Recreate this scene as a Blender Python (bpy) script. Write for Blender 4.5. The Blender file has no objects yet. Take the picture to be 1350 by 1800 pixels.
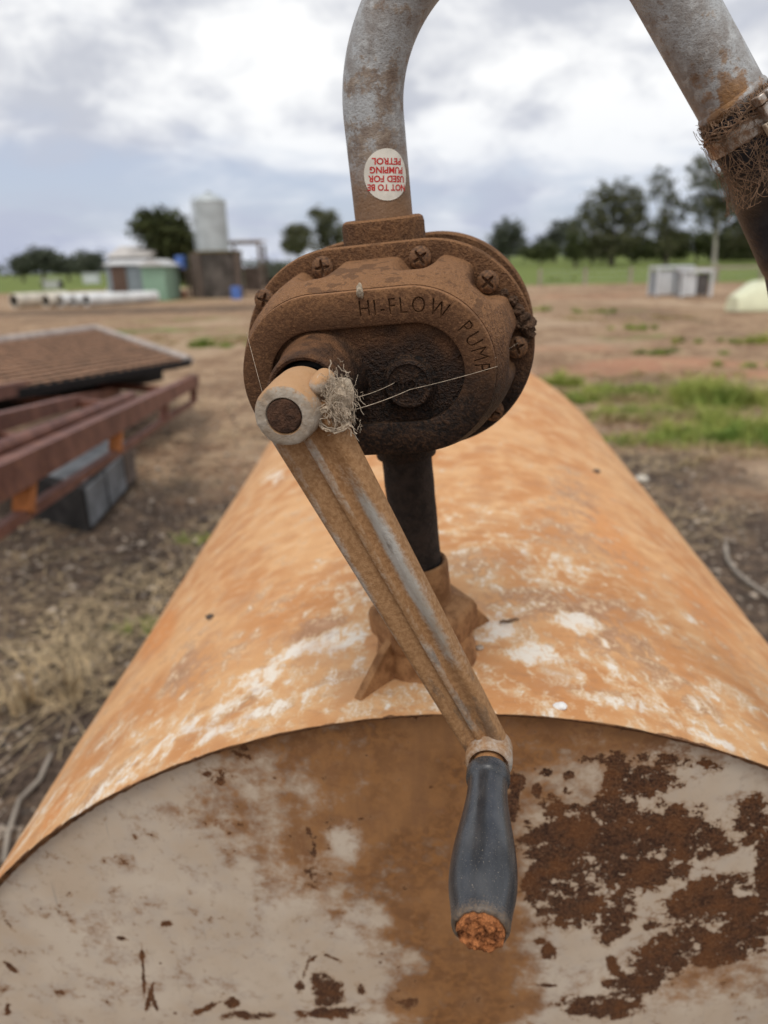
import bpy, bmesh, math, random
import numpy as np
from mathutils import Matrix, Vector
random.seed(7); rng = np.random.default_rng(7)
sc = bpy.context.scene
COL = sc.collection
R_ = math.radians

# ------------------------------------------------------------------ camera
CAMH = 1.70
FPX, CX, CY = 1300.0, 675.0, 900.0            # photograph is 1350 x 1800
PITCH = math.atan((900 - 466) / FPX); ROLL = R_(1.4)
_F = np.array([0, math.cos(PITCH), -math.sin(PITCH)]); _R0 = np.array([1.0, 0, 0]); _U0 = np.cross(_R0, _F)
CR = math.cos(ROLL) * _R0 - math.sin(ROLL) * _U0
CU = math.sin(ROLL) * _R0 + math.cos(ROLL) * _U0
CF = _F
EYE = np.array([0, 0, CAMH])
cam_d = bpy.data.cameras.new('camera'); cam = bpy.data.objects.new('camera', cam_d); COL.objects.link(cam)
cam.matrix_world = Matrix(((CR[0], CU[0], -CF[0], 0), (CR[1], CU[1], -CF[1], 0), (CR[2], CU[2], -CF[2], CAMH), (0, 0, 0, 1)))
cam_d.sensor_fit = 'VERTICAL'; cam_d.sensor_height = 36; cam_d.sensor_width = 36; cam_d.lens = 36 * FPX / 1800
cam_d.clip_start = 0.02; cam_d.clip_end = 6000
cam_d.dof.use_dof = True; cam_d.dof.focus_distance = 0.475; cam_d.dof.aperture_fstop = 5.3
sc.camera = cam

# ------------------------------------------------------------------ node helpers
class NT:
    def __init__(s, tree): s.t = tree; s.t.nodes.clear()
    def n(s, typ, ins=None, **props):
        nd = s.t.nodes.new(typ)
        for k, v in props.items(): setattr(nd, k, v)
        for k, v in (ins or {}).items():
            s.set(nd.inputs[k], v)
        return nd
    def set(s, sock, v):
        if isinstance(v, bpy.types.NodeSocket): s.t.links.new(v, sock)
        elif isinstance(v, bpy.types.Node): s.t.links.new(v.outputs[0], sock)
        else:
            if hasattr(sock.default_value, '__len__') and not isinstance(v, str):
                v = list(v)
                if len(sock.default_value) == 4 and len(v) == 3: v = v + [1.0]
            sock.default_value = v
    def m(s, op, a, b=0.0, c=None, clamp=False):
        nd = s.n('ShaderNodeMath', {0: a, 1: b}, operation=op, use_clamp=clamp)
        if c is not None: s.set(nd.inputs[2], c)
        return nd.outputs[0]
    def vm(s, op, a, b=None):
        nd = s.n('ShaderNodeVectorMath', {0: a}, operation=op)
        if b is not None: s.set(nd.inputs[1], b)
        return nd.outputs[0]
    def step(s, v, a, b, lo=0.0, hi=1.0):
        return s.n('ShaderNodeMapRange', {0: v, 1: a, 2: b, 3: lo, 4: hi}, interpolation_type='SMOOTHSTEP').outputs[0]
    def mix(s, fac, a, b):
        nd = s.n('ShaderNodeMix', data_type='RGBA')
        s.set(nd.inputs[0], fac); s.set(nd.inputs[6], a); s.set(nd.inputs[7], b)
        return nd.outputs[2]
    def noise(s, vec, scale, detail=4, rough=0.55, dist=0.0, color=False):
        nd = s.n('ShaderNodeTexNoise', {'Vector': vec, 'Scale': scale, 'Detail': detail, 'Roughness': rough, 'Distortion': dist})
        return nd.outputs[1 if color else 0]
    def vor(s, vec, scale, feature='F1', rnd=1.0):
        nd = s.n('ShaderNodeTexVoronoi', {'Vector': vec, 'Scale': scale, 'Randomness': rnd}, feature=feature)
        return nd
    def obj(s): return s.n('ShaderNodeTexCoord').outputs['Object']
    def attr(s, name):
        return s.n('ShaderNodeAttribute', attribute_name=name)
    def sep(s, v): return s.n('ShaderNodeSeparateXYZ', {0: v}).outputs
    def scale(s, v, k): return s.vm('MULTIPLY', v, k)
    def bump(s, h, strength, dist, normal=None):
        nd = s.n('ShaderNodeBump', {'Height': h, 'Strength': strength, 'Distance': dist})
        if normal is not None: s.set(nd.inputs['Normal'], normal)
        return nd.outputs[0]
    def out(s, col, rough=0.8, metal=0.0, normal=None, spec=0.3, trans=None):
        b = s.n('ShaderNodeBsdfPrincipled', {'Base Color': col, 'Roughness': rough, 'Metallic': metal, 'Specular IOR Level': spec})
        if normal is not None: s.set(b.inputs['Normal'], normal)
        o = s.n('ShaderNodeOutputMaterial', {0: b.outputs[0]})
        return b
MATS = {}
def mat(name):
    m = bpy.data.materials.new(name); m.use_nodes = True
    MATS[name] = m
    return NT(m.node_tree)

# ------------------------------------------------------------------ sky, sun, exposure
SUN_EL, SUN_AZ = R_(64), R_(-165)               # azimuth from +Y (ahead), negative = left
w = bpy.data.worlds.new('World'); sc.world = w; w.use_nodes = True; w.cycles.sampling_method = 'NONE'
t = NT(w.node_tree)
d = t.n('ShaderNodeTexCoord').outputs['Generated']
sx, sy, sz = t.sep(d)
sky = t.n('ShaderNodeTexSky', sky_type='NISHITA', sun_disc=False, sun_elevation=SUN_EL, sun_rotation=SUN_AZ, altitude=100, air_density=1.0, dust_density=1.5, ozone_density=1.2)
den = t.m('ADD', t.m('MAXIMUM', sz, 0.0), 0.20)
px_ = t.m('DIVIDE', sx, den); py_ = t.m('DIVIDE', sy, den)
pv = t.n('ShaderNodeCombineXYZ', {0: px_, 1: py_, 2: 3.7}).outputs[0]
pv = t.vm('ADD', pv, (1.3, 0.55, 0))
warp = t.noise(pv, 1.2, 3, 0.5, color=True)
pw = t.vm('ADD', pv, t.scale(warp, (0.55, 0.55, 0)))
n1 = t.noise(pw, 0.70, 5, 0.56)
dq = t.vm('ADD', t.scale(d, (1.0, 1.0, 2.0)), t.scale(warp, (0.10, 0.10, 0.16)))
n2 = t.noise(t.vm('ADD', dq, (6.4, 1.1, 0.9)), 4.6, 5, 0.58)
n3 = t.noise(t.vm('ADD', dq, (9.1, 7.3, 0)), 9.0, 4, 0.55)
cover = t.step(n1, 0.33, 0.52)
shade = t.m('ADD', t.m('MULTIPLY', n2, 0.64), t.m('MULTIPLY', n3, 0.36))
thick = t.step(shade, 0.40, 0.58)
elev = t.step(sz, 0.015, 0.22)
dark = t.mix(elev, (4.9, 5.3, 6.7), (6.0, 6.2, 6.8))
lite = t.mix(elev, (8.4, 8.7, 9.3), (10.8, 10.8, 10.7))
cl = t.mix(thick, dark, lite)
blue = t.vm('ADD', t.scale(sky.outputs[0], (0.30, 0.32, 0.33)), (4.2, 4.5, 5.5))
fin = t.mix(t.m('MULTIPLY', cover, 0.92), blue, cl)
bg = t.n('ShaderNodeBackground', {0: fin, 1: 0.10})
t.n('ShaderNodeOutputWorld', {0: bg.outputs[0]})
sun_d = bpy.data.lights.new('sun', 'SUN'); sun = bpy.data.objects.new('sun', sun_d); COL.objects.link(sun)
sun_d.energy = 1.5; sun_d.angle = R_(24); sun_d.color = (1.0, 0.955, 0.88)
sdir = Vector((math.sin(SUN_AZ) * math.cos(SUN_EL), math.cos(SUN_AZ) * math.cos(SUN_EL), math.sin(SUN_EL)))
sun.rotation_euler = sdir.to_track_quat('Z', 'Y').to_euler(); sun.location = (0, 0, 30)
sc.view_settings.view_transform = 'Standard'; sc.view_settings.look = 'None'
sc.view_settings.exposure = 0.0; sc.view_settings.gamma = 1.0; sc.view_settings.use_curve_mapping = False
sc.render.engine = 'CYCLES'; sc.cycles.max_bounces = 5; sc.cycles.diffuse_bounces = 3; sc.cycles.glossy_bounces = 2; sc.cycles.transmission_bounces = 1; sc.cycles.use_denoising = True

# ------------------------------------------------------------------ measuring helpers
def ray(px, py): return CF + CR * (px - CX) / FPX + CU * (CY - py) / FPX
def at(px, py, depth): return EYE + ray(px, py) * depth            # depth along the optical axis
def gz(x, y):                                                       # terrain height
    r = math.hypot(x, y); ang = x / max(y, 1e-3)
    s1 = min(max((r - 75) / 330, 0), 1); s1 = s1 * s1 * (3 - 2 * s1)
    s2 = min(max((ang + 0.06) / 0.25, 0), 1); s2 = s2 * s2 * (3 - 2 * s2)
    if y < 0: s2 = 0
    return 4.2 * s1 * s2
def ground(px, py):
    d = ray(px, py); k = CAMH / -d[2]; return EYE + d * k
def atd(px, py, dist):                                              # point seen at px, py at a horizontal distance
    d = ray(px, py); return EYE + d * (dist / math.hypot(d[0], d[1]))
def gdist(px, dist):                                                # ground point under column px at horizontal distance
    d = ray(px, 466); d = d / math.hypot(d[0], d[1]); x, y = d[0] * dist, d[1] * dist
    return np.array([x, y, gz(x, y)])

# ------------------------------------------------------------------ mesh helpers
class MB:
    def __init__(s): s.v = []; s.f = []
    def add(s, v, f):
        o = len(s.v); s.v.extend([tuple(map(float, p)) for p in v]); s.f.extend([tuple(i + o for i in q) for q in f]); return s
    def box(s, c, size, M=None):
        hx, hy, hz = [k / 2 for k in size]
        v = [(x, y, z) for x in (-hx, hx) for y in (-hy, hy) for z in (-hz, hz)]
        if M is not None: v = [tuple(M @ Vector(p)) for p in v]
        v = [(p[0] + c[0], p[1] + c[1], p[2] + c[2]) for p in v]
        return s.add(v, [(0, 1, 3, 2), (4, 6, 7, 5), (0, 4, 5, 1), (2, 3, 7, 6), (0, 2, 6, 4), (1, 5, 7, 3)])
    def bar(s, a, b, wd, ht, up=(0, 0, 1)):
        a = Vector(a); b = Vector(b); d = (b - a); L = d.length; d.normalize()
        u = Vector(up); x = d.cross(u).normalized(); z = x.cross(d)
        M = Matrix((x, d, z)).transposed()
        return s.box((a + b) / 2, (wd, L, ht), M)
    def rings(s, rings, closed=True, cap0=False, cap1=False, loop=False):
        n = len(rings[0]); o = len(s.v)
        for r in rings: s.v.extend([tuple(map(float, p)) for p in r])
        m = len(rings)
        for i in range(m if loop else m - 1):
            i2 = (i + 1) % m
            for j in range(n if closed else n - 1):
                j2 = (j + 1) % n
                s.f.append((o + i * n + j, o + i * n + j2, o + i2 * n + j2, o + i2 * n + j))
        if cap0: s.f.append(tuple(o + j for j in reversed(range(n))))
        if cap1: s.f.append(tuple(o + (m - 1) * n + j for j in range(n)))
        return s
    def tube(s, pts, rad, n=16, cap=True, squash=None):
        pts = [Vector(p) for p in pts]; rings = []
        t0 = (pts[1] - pts[0]).normalized()
        ref = Vector((0, 0, 1)) if abs(t0.z) < 0.9 else Vector((1, 0, 0))
        x = t0.cross(ref).normalized()
        for i, p in enumerate(pts):
            tg = (pts[min(i + 1, len(pts) - 1)] - pts[max(i - 1, 0)]).normalized()
            x = (x - tg * x.dot(tg)).normalized(); y = tg.cross(x)
            r = rad(i / (len(pts) - 1)) if callable(rad) else (rad[i] if hasattr(rad, '__len__') else rad)
            rings.append([p + x * (r * math.cos(2 * math.pi * k / n)) + y * (r * math.sin(2 * math.pi * k / n)) for k in range(n)])
        return s.rings(rings, True, cap, cap)
    def lathe(s, prof, c=(0, 0, 0), M=None, n=48, cap0=True, cap1=True, jit=None):
        """profile [(r, h)] about local Z"""
        rings = []
        for (r, h) in prof:
            ring = []
            for k in range(n):
                a = 2 * math.pi * k / n
                p = Vector((r * math.cos(a), r * math.sin(a), h))
                if jit: p = jit(p, r, h, a)
                if M is not None: p = M @ p
                ring.append((p[0] + c[0], p[1] + c[1], p[2] + c[2]))
            rings.append(ring)
        return s.rings(rings, True, cap0, cap1)
    def build(s, name, m, parent=None, smooth=True, angle=38, loc=None):
        me = bpy.data.meshes.new(name); me.from_pydata(s.v, [], s.f); me.update()
        return link(name, me, m, parent, smooth, angle, loc)
def link(name, me, m, parent=None, smooth=True, angle=38, loc=None):
    if m is not None and len(me.materials) == 0: me.materials.append(MATS[m] if isinstance(m, str) else m)
    if smooth:
        me.polygons.foreach_set('use_smooth', [True] * len(me.polygons))
        me.set_sharp_from_angle(angle=R_(angle))
    o = bpy.data.objects.new(name, me); COL.objects.link(o)
    if parent is not None: o.parent = parent
    if loc is not None: o.location = loc
    elif parent is not None and 'shift' in SHIFT and parent.name in SHIFT['shift']: o.location = SHIFT['shift'][parent.name]
    return o
SHIFT = {'shift': {}}
def bevel(o, wd, seg=2, ang=40):
    b = o.modifiers.new('bevel', 'BEVEL'); b.width = wd; b.segments = seg; b.limit_method = 'ANGLE'; b.angle_limit = R_(ang)
    return o
def tag(o, label, cat=None, group=None, kind=None):
    if label: o['label'] = label
    if cat: o['category'] = cat
    if group: o['group'] = group
    if kind: o['kind'] = kind
    return o
def empty(name, loc=(0, 0, 0), M=None):
    o = bpy.data.objects.new(name, None); COL.objects.link(o); o.empty_display_size = 0.1
    if M is not None: o.matrix_world = M
    else: o.location = loc
    return o
def frame_empty(name, O, X, Y, Z, shift=(0, 0, 0)):
    """Empty with axes X Y Z whose origin is O; children meshes are in a frame displaced by shift"""
    M = Matrix(((X[0], Y[0], Z[0], O[0]), (X[1], Y[1], Z[1], O[1]), (X[2], Y[2], Z[2], O[2]), (0, 0, 0, 1)))
    o = empty(name, M=M); SHIFT['shift'][o.name] = Vector(shift); return o

# numpy value noise
def _hash(ix, iy, seed):
    h = (ix.astype(np.int64) * 374761393 + iy.astype(np.int64) * 668265263 + seed * 1442695041) & 0xffffffff
    h = ((h ^ (h >> 13)) * 1274126177) & 0xffffffff
    return ((h ^ (h >> 16)) & 0xffff) / 65535.0
def vnoise(x, y, seed=0):
    ix, iy = np.floor(x), np.floor(y); fx, fy = x - ix, y - iy
    fx = fx * fx * (3 - 2 * fx); fy = fy * fy * (3 - 2 * fy)
    a = _hash(ix, iy, seed); b = _hash(ix + 1, iy, seed); c = _hash(ix, iy + 1, seed); d_ = _hash(ix + 1, iy + 1, seed)
    return (a * (1 - fx) + b * fx) * (1 - fy) + (c * (1 - fx) + d_ * fx) * fy
def fbm(x, y, seed=0, oct=5, rough=0.5):
    s = 0; amp = 1; tot = 0
    for k in range(oct):
        s = s + amp * vnoise(x * 2 ** k + k * 17.3, y * 2 ** k + k * 9.1, seed + k); tot += amp; amp *= rough
    return s / tot
def sstep(v, a, b):
    u = np.clip((v - a) / (b - a), 0, 1); return u * u * (3 - 2 * u)
def set_attr(me, name, arr):
    ca = me.color_attributes.new(name, 'FLOAT_COLOR', 'POINT')
    a = np.ones((len(me.vertices), 4), np.float32); a[:, :arr.shape[1]] = arr
    ca.data.foreach_set('color', a.ravel())

#==MATERIALS==
# ------------------------------------------------------------------ materials
def simple(name, col, rough=0.75, var=0.25, scale=6.0, metal=0.0, bump=0.0, bscale=60, spec=0.3):
    t = mat(name); o = t.obj(); n = t.noise(o, scale, 5, 0.6)
    c2 = [max(0.0, k * (1 - var)) for k in col]; c3 = [min(1.0, k * (1 + var * 0.6)) for k in col]
    c = t.mix(t.step(n, 0.32, 0.68), c2, c3)
    nn = t.bump(t.noise(o, bscale, 4, 0.6), bump, 0.01) if bump else None
    t.out(c, rough, metal, nn, spec)

# dusty oily cast iron of the pump (object coordinates = pump frame, metres)
def pump_material(name, oil=0.0, bumpk=1.0, dustc=(0.29, 0.145, 0.066), basec=(0.105, 0.050, 0.025)):
    t = mat(name); o = t.obj(); x, y, z = t.sep(o)
    nl = t.noise(o, 24, 4, 0.6); nm = t.noise(o, 95, 4, 0.65); nf = t.noise(o, 380, 3, 0.7); ng = t.noise(o, 800, 2, 0.6)
    up = t.sep(t.n('ShaderNodeNewGeometry').outputs['Normal'])[2]
    dust = t.m('ADD', t.m('MULTIPLY', up, 1.05), t.m('ADD', t.m('MULTIPLY', t.m('SUBTRACT', nl, 0.5), 1.6), t.m('ADD', t.m('MULTIPLY', t.m('SUBTRACT', nf, 0.5), 2.0), t.m('MULTIPLY', t.m('SUBTRACT', nm, 0.5), 1.2))))
    dust = t.step(dust, -0.40, 1.05)
    c = t.mix(dust, basec, dustc)
    # oil seepage below the plug; lower half darkened by oil and painted underside shade
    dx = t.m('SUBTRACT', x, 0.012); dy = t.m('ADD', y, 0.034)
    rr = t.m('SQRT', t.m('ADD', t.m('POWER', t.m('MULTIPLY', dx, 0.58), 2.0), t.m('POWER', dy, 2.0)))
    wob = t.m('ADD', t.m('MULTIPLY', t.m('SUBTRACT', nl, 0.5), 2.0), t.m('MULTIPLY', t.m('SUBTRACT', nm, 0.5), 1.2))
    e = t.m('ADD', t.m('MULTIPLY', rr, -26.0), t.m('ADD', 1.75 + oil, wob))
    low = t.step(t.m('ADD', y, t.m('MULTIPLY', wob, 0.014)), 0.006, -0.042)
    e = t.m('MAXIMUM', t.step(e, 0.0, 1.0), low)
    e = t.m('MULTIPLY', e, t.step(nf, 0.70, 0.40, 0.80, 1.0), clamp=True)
    oil_shade_c = t.mix(t.step(nm, 0.35, 0.65), (0.007, 0.0045, 0.0035), (0.026, 0.014, 0.009))
    c = t.mix(e, c, oil_shade_c)
    spk = t.m('MULTIPLY', t.step(ng, 0.55, 0.68), 0.32)
    c = t.mix(spk, c, t.mix(e, (0.38, 0.20, 0.095), (0.06, 0.034, 0.020)))
    spd = t.m('MULTIPLY', t.step(ng, 0.42, 0.34), 0.45)
    c = t.mix(spd, c, t.mix(e, (0.12, 0.055, 0.025), (0.006, 0.004, 0.003)))
    chip = t.step(t.m('ADD', nl, t.m('MULTIPLY', t.m('SUBTRACT', nm, 0.5), 0.9)), 0.60, 0.66)
    c = t.mix(t.m('MULTIPLY', chip, t.m('MULTIPLY', t.m('SUBTRACT', 1.0, e), 0.55)), c, (0.090, 0.045, 0.024))
    h = t.m('ADD', t.m('MULTIPLY', nf, 1.0), t.m('ADD', t.m('MULTIPLY', nm, 1.0), t.m('MULTIPLY', ng, 0.5)))
    nn = t.bump(h, bumpk, 0.0022)
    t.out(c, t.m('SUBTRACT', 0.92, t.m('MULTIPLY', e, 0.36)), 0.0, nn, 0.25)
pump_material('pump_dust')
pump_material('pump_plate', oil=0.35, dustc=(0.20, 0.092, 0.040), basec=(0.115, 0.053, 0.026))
pump_material('pump_oil_shade', oil=3.0)
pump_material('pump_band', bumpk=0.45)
t = mat('screw_metal'); o = t.obj(); n = t.noise(o, 500, 4, 0.6)
up = t.sep(t.n('ShaderNodeNewGeometry').outputs['Normal'])[2]
c = t.mix(t.step(n, 0.35, 0.65), (0.085, 0.045, 0.026), (0.24, 0.12, 0.055))
t.out(c, 0.62, 0.25, t.bump(n, 0.5, 0.0008), 0.4)
simple('bore_black', (0.012, 0.009, 0.007), 0.6, 0.4, 200)
simple('bolt_rust', (0.095, 0.046, 0.026), 0.68, 0.55, 190, 0.15, 0.5, 700)

# galvanised pipe
t = mat('galvanised'); o = t.obj(); x, y, z = t.sep(o)
st = t.scale(o, (1.0, 0.55, 1.0))
n1 = t.noise(st, 38, 6, 0.62); n2 = t.noise(o, 130, 5, 0.65); n3 = t.noise(o, 520, 3, 0.6); n4 = t.noise(t.vm('ADD', o, (3, 1, 2)), 60, 5, 0.6)
base = t.mix(t.step(n1, 0.38, 0.60), (0.30, 0.275, 0.255), (0.46, 0.47, 0.47))
base = t.mix(t.m('MULTIPLY', t.step(n2, 0.52, 0.64), 0.6), base, (0.58, 0.59, 0.58))
base = t.mix(t.m('MULTIPLY', t.step(n3, 0.50, 0.64), 0.35), base, (0.20, 0.17, 0.15))
low = t.step(t.m('ADD', y, t.m('MULTIPLY', t.m('SUBTRACT', n4, 0.5), 0.10)), 0.155, 0.105)
mid = t.m('MULTIPLY', t.m('MULTIPLY', t.step(y, 0.215, 0.165), t.step(x, 0.06, 0.03)), 0.10)
d1 = t.step(t.m('ADD', t.m('ADD', n4, t.m('MULTIPLY', t.m('SUBTRACT', n3, 0.5), 0.30)), mid), 0.55, 0.70)
c = t.mix(t.m('MULTIPLY', d1, 0.80), base, t.mix(t.step(n2, 0.35, 0.65), (0.17, 0.105, 0.065), (0.32, 0.235, 0.165)))
c = t.mix(t.m('MULTIPLY', t.m('POWER', low, 1.5), 0.92), c, t.mix(n2, (0.20, 0.105, 0.05), (0.30, 0.17, 0.085)))
# rust and grime at the hose end (x around 0.25)
ed = t.m('MULTIPLY', t.step(x, 0.205, 0.245), t.step(y, 0.185, 0.145))
rs = t.step(t.m('ADD', n4, t.m('MULTIPLY', ed, 0.16)), 0.60, 0.70)
c = t.mix(t.m('MULTIPLY', t.m('MULTIPLY', rs, ed), 0.95), c, t.mix(n2, (0.10, 0.05, 0.03), (0.46, 0.23, 0.07)))
pit = t.m('MULTIPLY', t.step(n3, 0.36, 0.30), 0.6)
c = t.mix(pit, c, (0.12, 0.08, 0.055))
nn = t.bump(t.m('ADD', n2, t.m('MULTIPLY', n3, 0.6)), 0.6, 0.0012)
t.out(c, 0.62, 0.15, nn, 0.4)

# crank arm: worn cast alloy with red dust in the hollows (arm frame: x across, y along, z out)
t = mat('arm_alloy'); o = t.obj(); x, y, z = t.sep(o); x = t.m('MULTIPLY', x, -1.0)
ns = t.scale(o, (1.0, 0.35, 1.0))
n1 = t.noise(ns, 75, 5, 0.6); n2 = t.noise(o, 330, 4, 0.65); n3 = t.noise(o, 1300, 2, 0.6)
alloy = t.mix(t.step(n1, 0.3, 0.7), (0.34, 0.285, 0.225), (0.50, 0.475, 0.43))
dustc = t.mix(t.step(n2, 0.35, 0.65), (0.30, 0.155, 0.065), (0.42, 0.235, 0.110))
hilite_stripe = t.m('MULTIPLY', t.step(t.m('ABSOLUTE', t.m('SUBTRACT', x, 0.0120)), 0.0085, 0.001), t.m('MULTIPLY', t.step(y, 0.03, 0.085), t.step(y, 0.225, 0.17)))  # worn ridge; its silver highlight is painted into the colour
rib = t.m('MULTIPLY', t.step(t.m('ABSOLUTE', x), 0.0034, 0.0020), 0.34)
lft = t.m('MULTIPLY', t.step(x, -0.012, -0.018), 0.42)
bare = t.m('MAXIMUM', t.m('MAXIMUM', hilite_stripe, rib), lft)
bare = t.m('ADD', bare, t.m('ADD', t.m('MULTIPLY', t.m('SUBTRACT', n1, 0.5), 1.5), t.m('MULTIPLY', t.m('SUBTRACT', n2, 0.5), 0.8)))
c = t.mix(t.step(bare, 0.15, 0.95), dustc, alloy)
gr = t.m('MULTIPLY', t.step(t.m('ADD', n1, t.m('MULTIPLY', t.step(y, 0.15, 0.25), 0.13)), 0.64, 0.76), 0.55)
c = t.mix(gr, c, (0.12, 0.085, 0.060))
c = t.mix(t.m('MULTIPLY', t.step(n3, 0.62, 0.70), 0.4), c, (0.62, 0.42, 0.24))
nn = t.bump(t.m('ADD', n2, t.m('MULTIPLY', n3, 0.5)), 0.6, 0.0010)
t.out(c, 0.72, 0.10, nn, 0.35)
t = mat('hub_alloy'); o = t.obj(); n1 = t.noise(o, 90, 5, 0.6); n2 = t.noise(o, 420, 4, 0.65); n3 = t.noise(o, 1400, 2)
up = t.sep(t.n('ShaderNodeNewGeometry').outputs['Normal'])[2]
c = t.mix(t.step(n1, 0.35, 0.65), (0.33, 0.255, 0.185), (0.50, 0.435, 0.355))
ds = t.step(t.m('ADD', t.m('MULTIPLY', up, 0.9), t.m('MULTIPLY', t.m('SUBTRACT', n2, 0.5), 1.4)), 0.05, 0.65)
c = t.mix(t.m('MULTIPLY', ds, 0.9), c, (0.50, 0.275, 0.125))
c = t.mix(t.m('MULTIPLY', t.step(n2, 0.62, 0.72), 0.5), c, (0.17, 0.10, 0.06))
t.out(c, 0.8, 0.05, t.bump(t.m('ADD', n2, t.m('MULTIPLY', n3, 0.5)), 0.55, 0.001), 0.3)

# hand grip: blue-black painted wood, dusty towards the broken end (pump frame, z out)
t = mat('grip_paint'); o = t.obj(); x, y, z = t.sep(o)
n1 = t.noise(t.scale(o, (1, 1, 0.3)), 120, 4, 0.6); n2 = t.noise(o, 700, 3, 0.7); n3 = t.noise(o, 1900, 2, 0.5)
c = t.mix(t.step(n1, 0.35, 0.65), (0.024, 0.026, 0.030), (0.042, 0.045, 0.050))
dz = t.m('ADD', t.step(z, 0.279, 0.295), t.m('MULTIPLY', t.m('SUBTRACT', n2, 0.5), 2.2))
du = t.m('MULTIPLY', t.step(dz, 0.35, 1.1), 0.75)
du = t.m('MAXIMUM', du, t.m('MULTIPLY', t.step(z, 0.188, 0.166), t.m('MULTIPLY', t.step(n2, 0.45, 0.6), 0.4)))
c = t.mix(du, c, (0.17, 0.115, 0.07))
c = t.mix(t.m('MULTIPLY', t.step(n3, 0.695, 0.73), 0.8), c, (0.55, 0.45, 0.33))
c = t.mix(t.m('MULTIPLY', t.step(t.noise(o, 45, 3), 0.35, 0.7), 0.09), c, (0.24, 0.22, 0.20))
t.out(c, t.m('ADD', 0.27, t.m('MULTIPLY', du, 0.5)), 0.0, t.bump(t.m('ADD', n1, t.m('MULTIPLY', n2, 0.3)), 0.12, 0.001), 0.5)
t = mat('broken_wood'); o = t.obj(); n1 = t.noise(t.scale(o, (1, 0.4, 1)), 260, 5, 0.65); n2 = t.noise(o, 900, 3)
c = t.mix(t.step(n1, 0.32, 0.66), (0.13, 0.045, 0.018), (0.62, 0.235, 0.085))
t.out(c, 0.9, 0, t.bump(t.m('ADD', n1, n2), 0.9, 0.002), 0.15)
simple('sticker_white', (0.84, 0.80, 0.70), 0.45, 0.12, 120)
simple('sticker_red', (0.62, 0.035, 0.03), 0.5, 0.12, 300)
simple('cobweb', (0.54, 0.44, 0.33), 0.9, 0.35, 220)
simple('web_brown', (0.30, 0.19, 0.12), 0.9, 0.45, 220)
simple('seed_husk', (0.56, 0.46, 0.34), 0.9, 0.3, 300, 0, 0.5, 600)
simple('clod', (0.15, 0.085, 0.05), 0.95, 0.5, 250, 0, 0.8, 500)
simple('twig', (0.20, 0.125, 0.075), 0.9, 0.4, 100)
simple('lime_white', (0.85, 0.83, 0.80), 0.9, 0.05, 100)

# hose
t = mat('hose_rubber'); o = t.obj(); n1 = t.noise(o, 70, 4, 0.6); n2 = t.noise(o, 400, 4, 0.6); x, y, z = t.sep(o)
c = t.mix(t.step(n1, 0.35, 0.65), (0.012, 0.013, 0.019), (0.030, 0.031, 0.036))
dd = t.m('ADD', t.m('MULTIPLY', t.step(y, 0.128, 0.146), 0.9), t.m('MULTIPLY', t.m('SUBTRACT', n1, 0.5), 0.9))
c = t.mix(t.m('MULTIPLY', t.step(dd, 0.35, 0.8), 0.85), c, t.mix(n2, (0.14, 0.085, 0.05), (0.33, 0.20, 0.115)))
c = t.mix(t.m('MULTIPLY', t.step(n2, 0.55, 0.7), 0.12), c, (0.12, 0.11, 0.10))
t.out(c, 0.5, 0, t.bump(t.m('ADD', n1, n2), 0.4, 0.0015), 0.4)
t = mat('clamp_steel'); o = t.obj(); n1 = t.noise(o, 160, 5, 0.65)
c = t.mix(t.step(n1, 0.40, 0.60), (0.30, 0.19, 0.12), (0.56, 0.52, 0.47))
t.out(c, 0.45, 0.55, t.bump(n1, 0.3, 0.001), 0.5)

# tank end plate: guide colours (r = dark flaking rust, g = ochre run stain, b = brown bloom)
t = mat('tank_end'); o = t.obj(); g = t.attr('guide'); gr_, gg_, gb_ = t.n('ShaderNodeSeparateColor', {0: g.outputs['Color']}).outputs
nA = t.noise(o, 9, 3, 0.55); nB = t.noise(o, 34, 4, 0.6); nC = t.noise(o, 95, 4, 0.64, 0.4); nD = t.noise(o, 330, 3, 0.65); nE = t.noise(o, 800, 1)
vo = t.vor(o, 75).outputs[0]
paint = t.mix(t.step(nA, 0.35, 0.65), (0.58, 0.455, 0.335), (0.67, 0.56, 0.44))
paint = t.mix(t.m('MULTIPLY', t.step(nB, 0.40, 0.66), 0.35), paint, (0.53, 0.475, 0.42))
paint = t.mix(t.m('MULTIPLY', t.step(nC, 0.50, 0.72), 0.22), paint, (0.40, 0.31, 0.22))
# fine scratches
sc1 = t.noise(t.n('ShaderNodeMapping', {'Vector': o, 'Rotation': (0, 0.75, 0), 'Scale': (260, 260, 7)}).outputs[0], 1.0, 2, 0.5)
paint = t.mix(t.m('MULTIPLY', t.step(sc1, 0.70, 0.76), 0.35), paint, (0.30, 0.27, 0.24))
# ochre run
so = t.m('ADD', gg_, t.m('ADD', t.m('MULTIPLY', t.m('SUBTRACT', nB, 0.5), 1.7), t.m('ADD', t.m('MULTIPLY', t.m('SUBTRACT', nC, 0.5), 0.9), t.m('MULTIPLY', t.m('SUBTRACT', nA, 0.5), 1.3))))
ochre = t.mix(t.step(nC, 0.38, 0.64), (0.185, 0.072, 0.019), (0.33, 0.140, 0.040))
ochre = t.mix(t.m('MULTIPLY', t.step(nA, 0.40, 0.60), 0.7), ochre, (0.39, 0.180, 0.060))
ochre = t.mix(t.m('MULTIPLY', t.step(nB, 0.52, 0.66), 0.6), ochre, (0.24, 0.10, 0.033))
streak = t.noise(t.scale(o, (60, 60, 7)), 1.0, 4, 0.6)
ochre = t.mix(t.m('MULTIPLY', t.step(streak, 0.45, 0.66), 0.45), ochre, (0.22, 0.095, 0.035))
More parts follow.
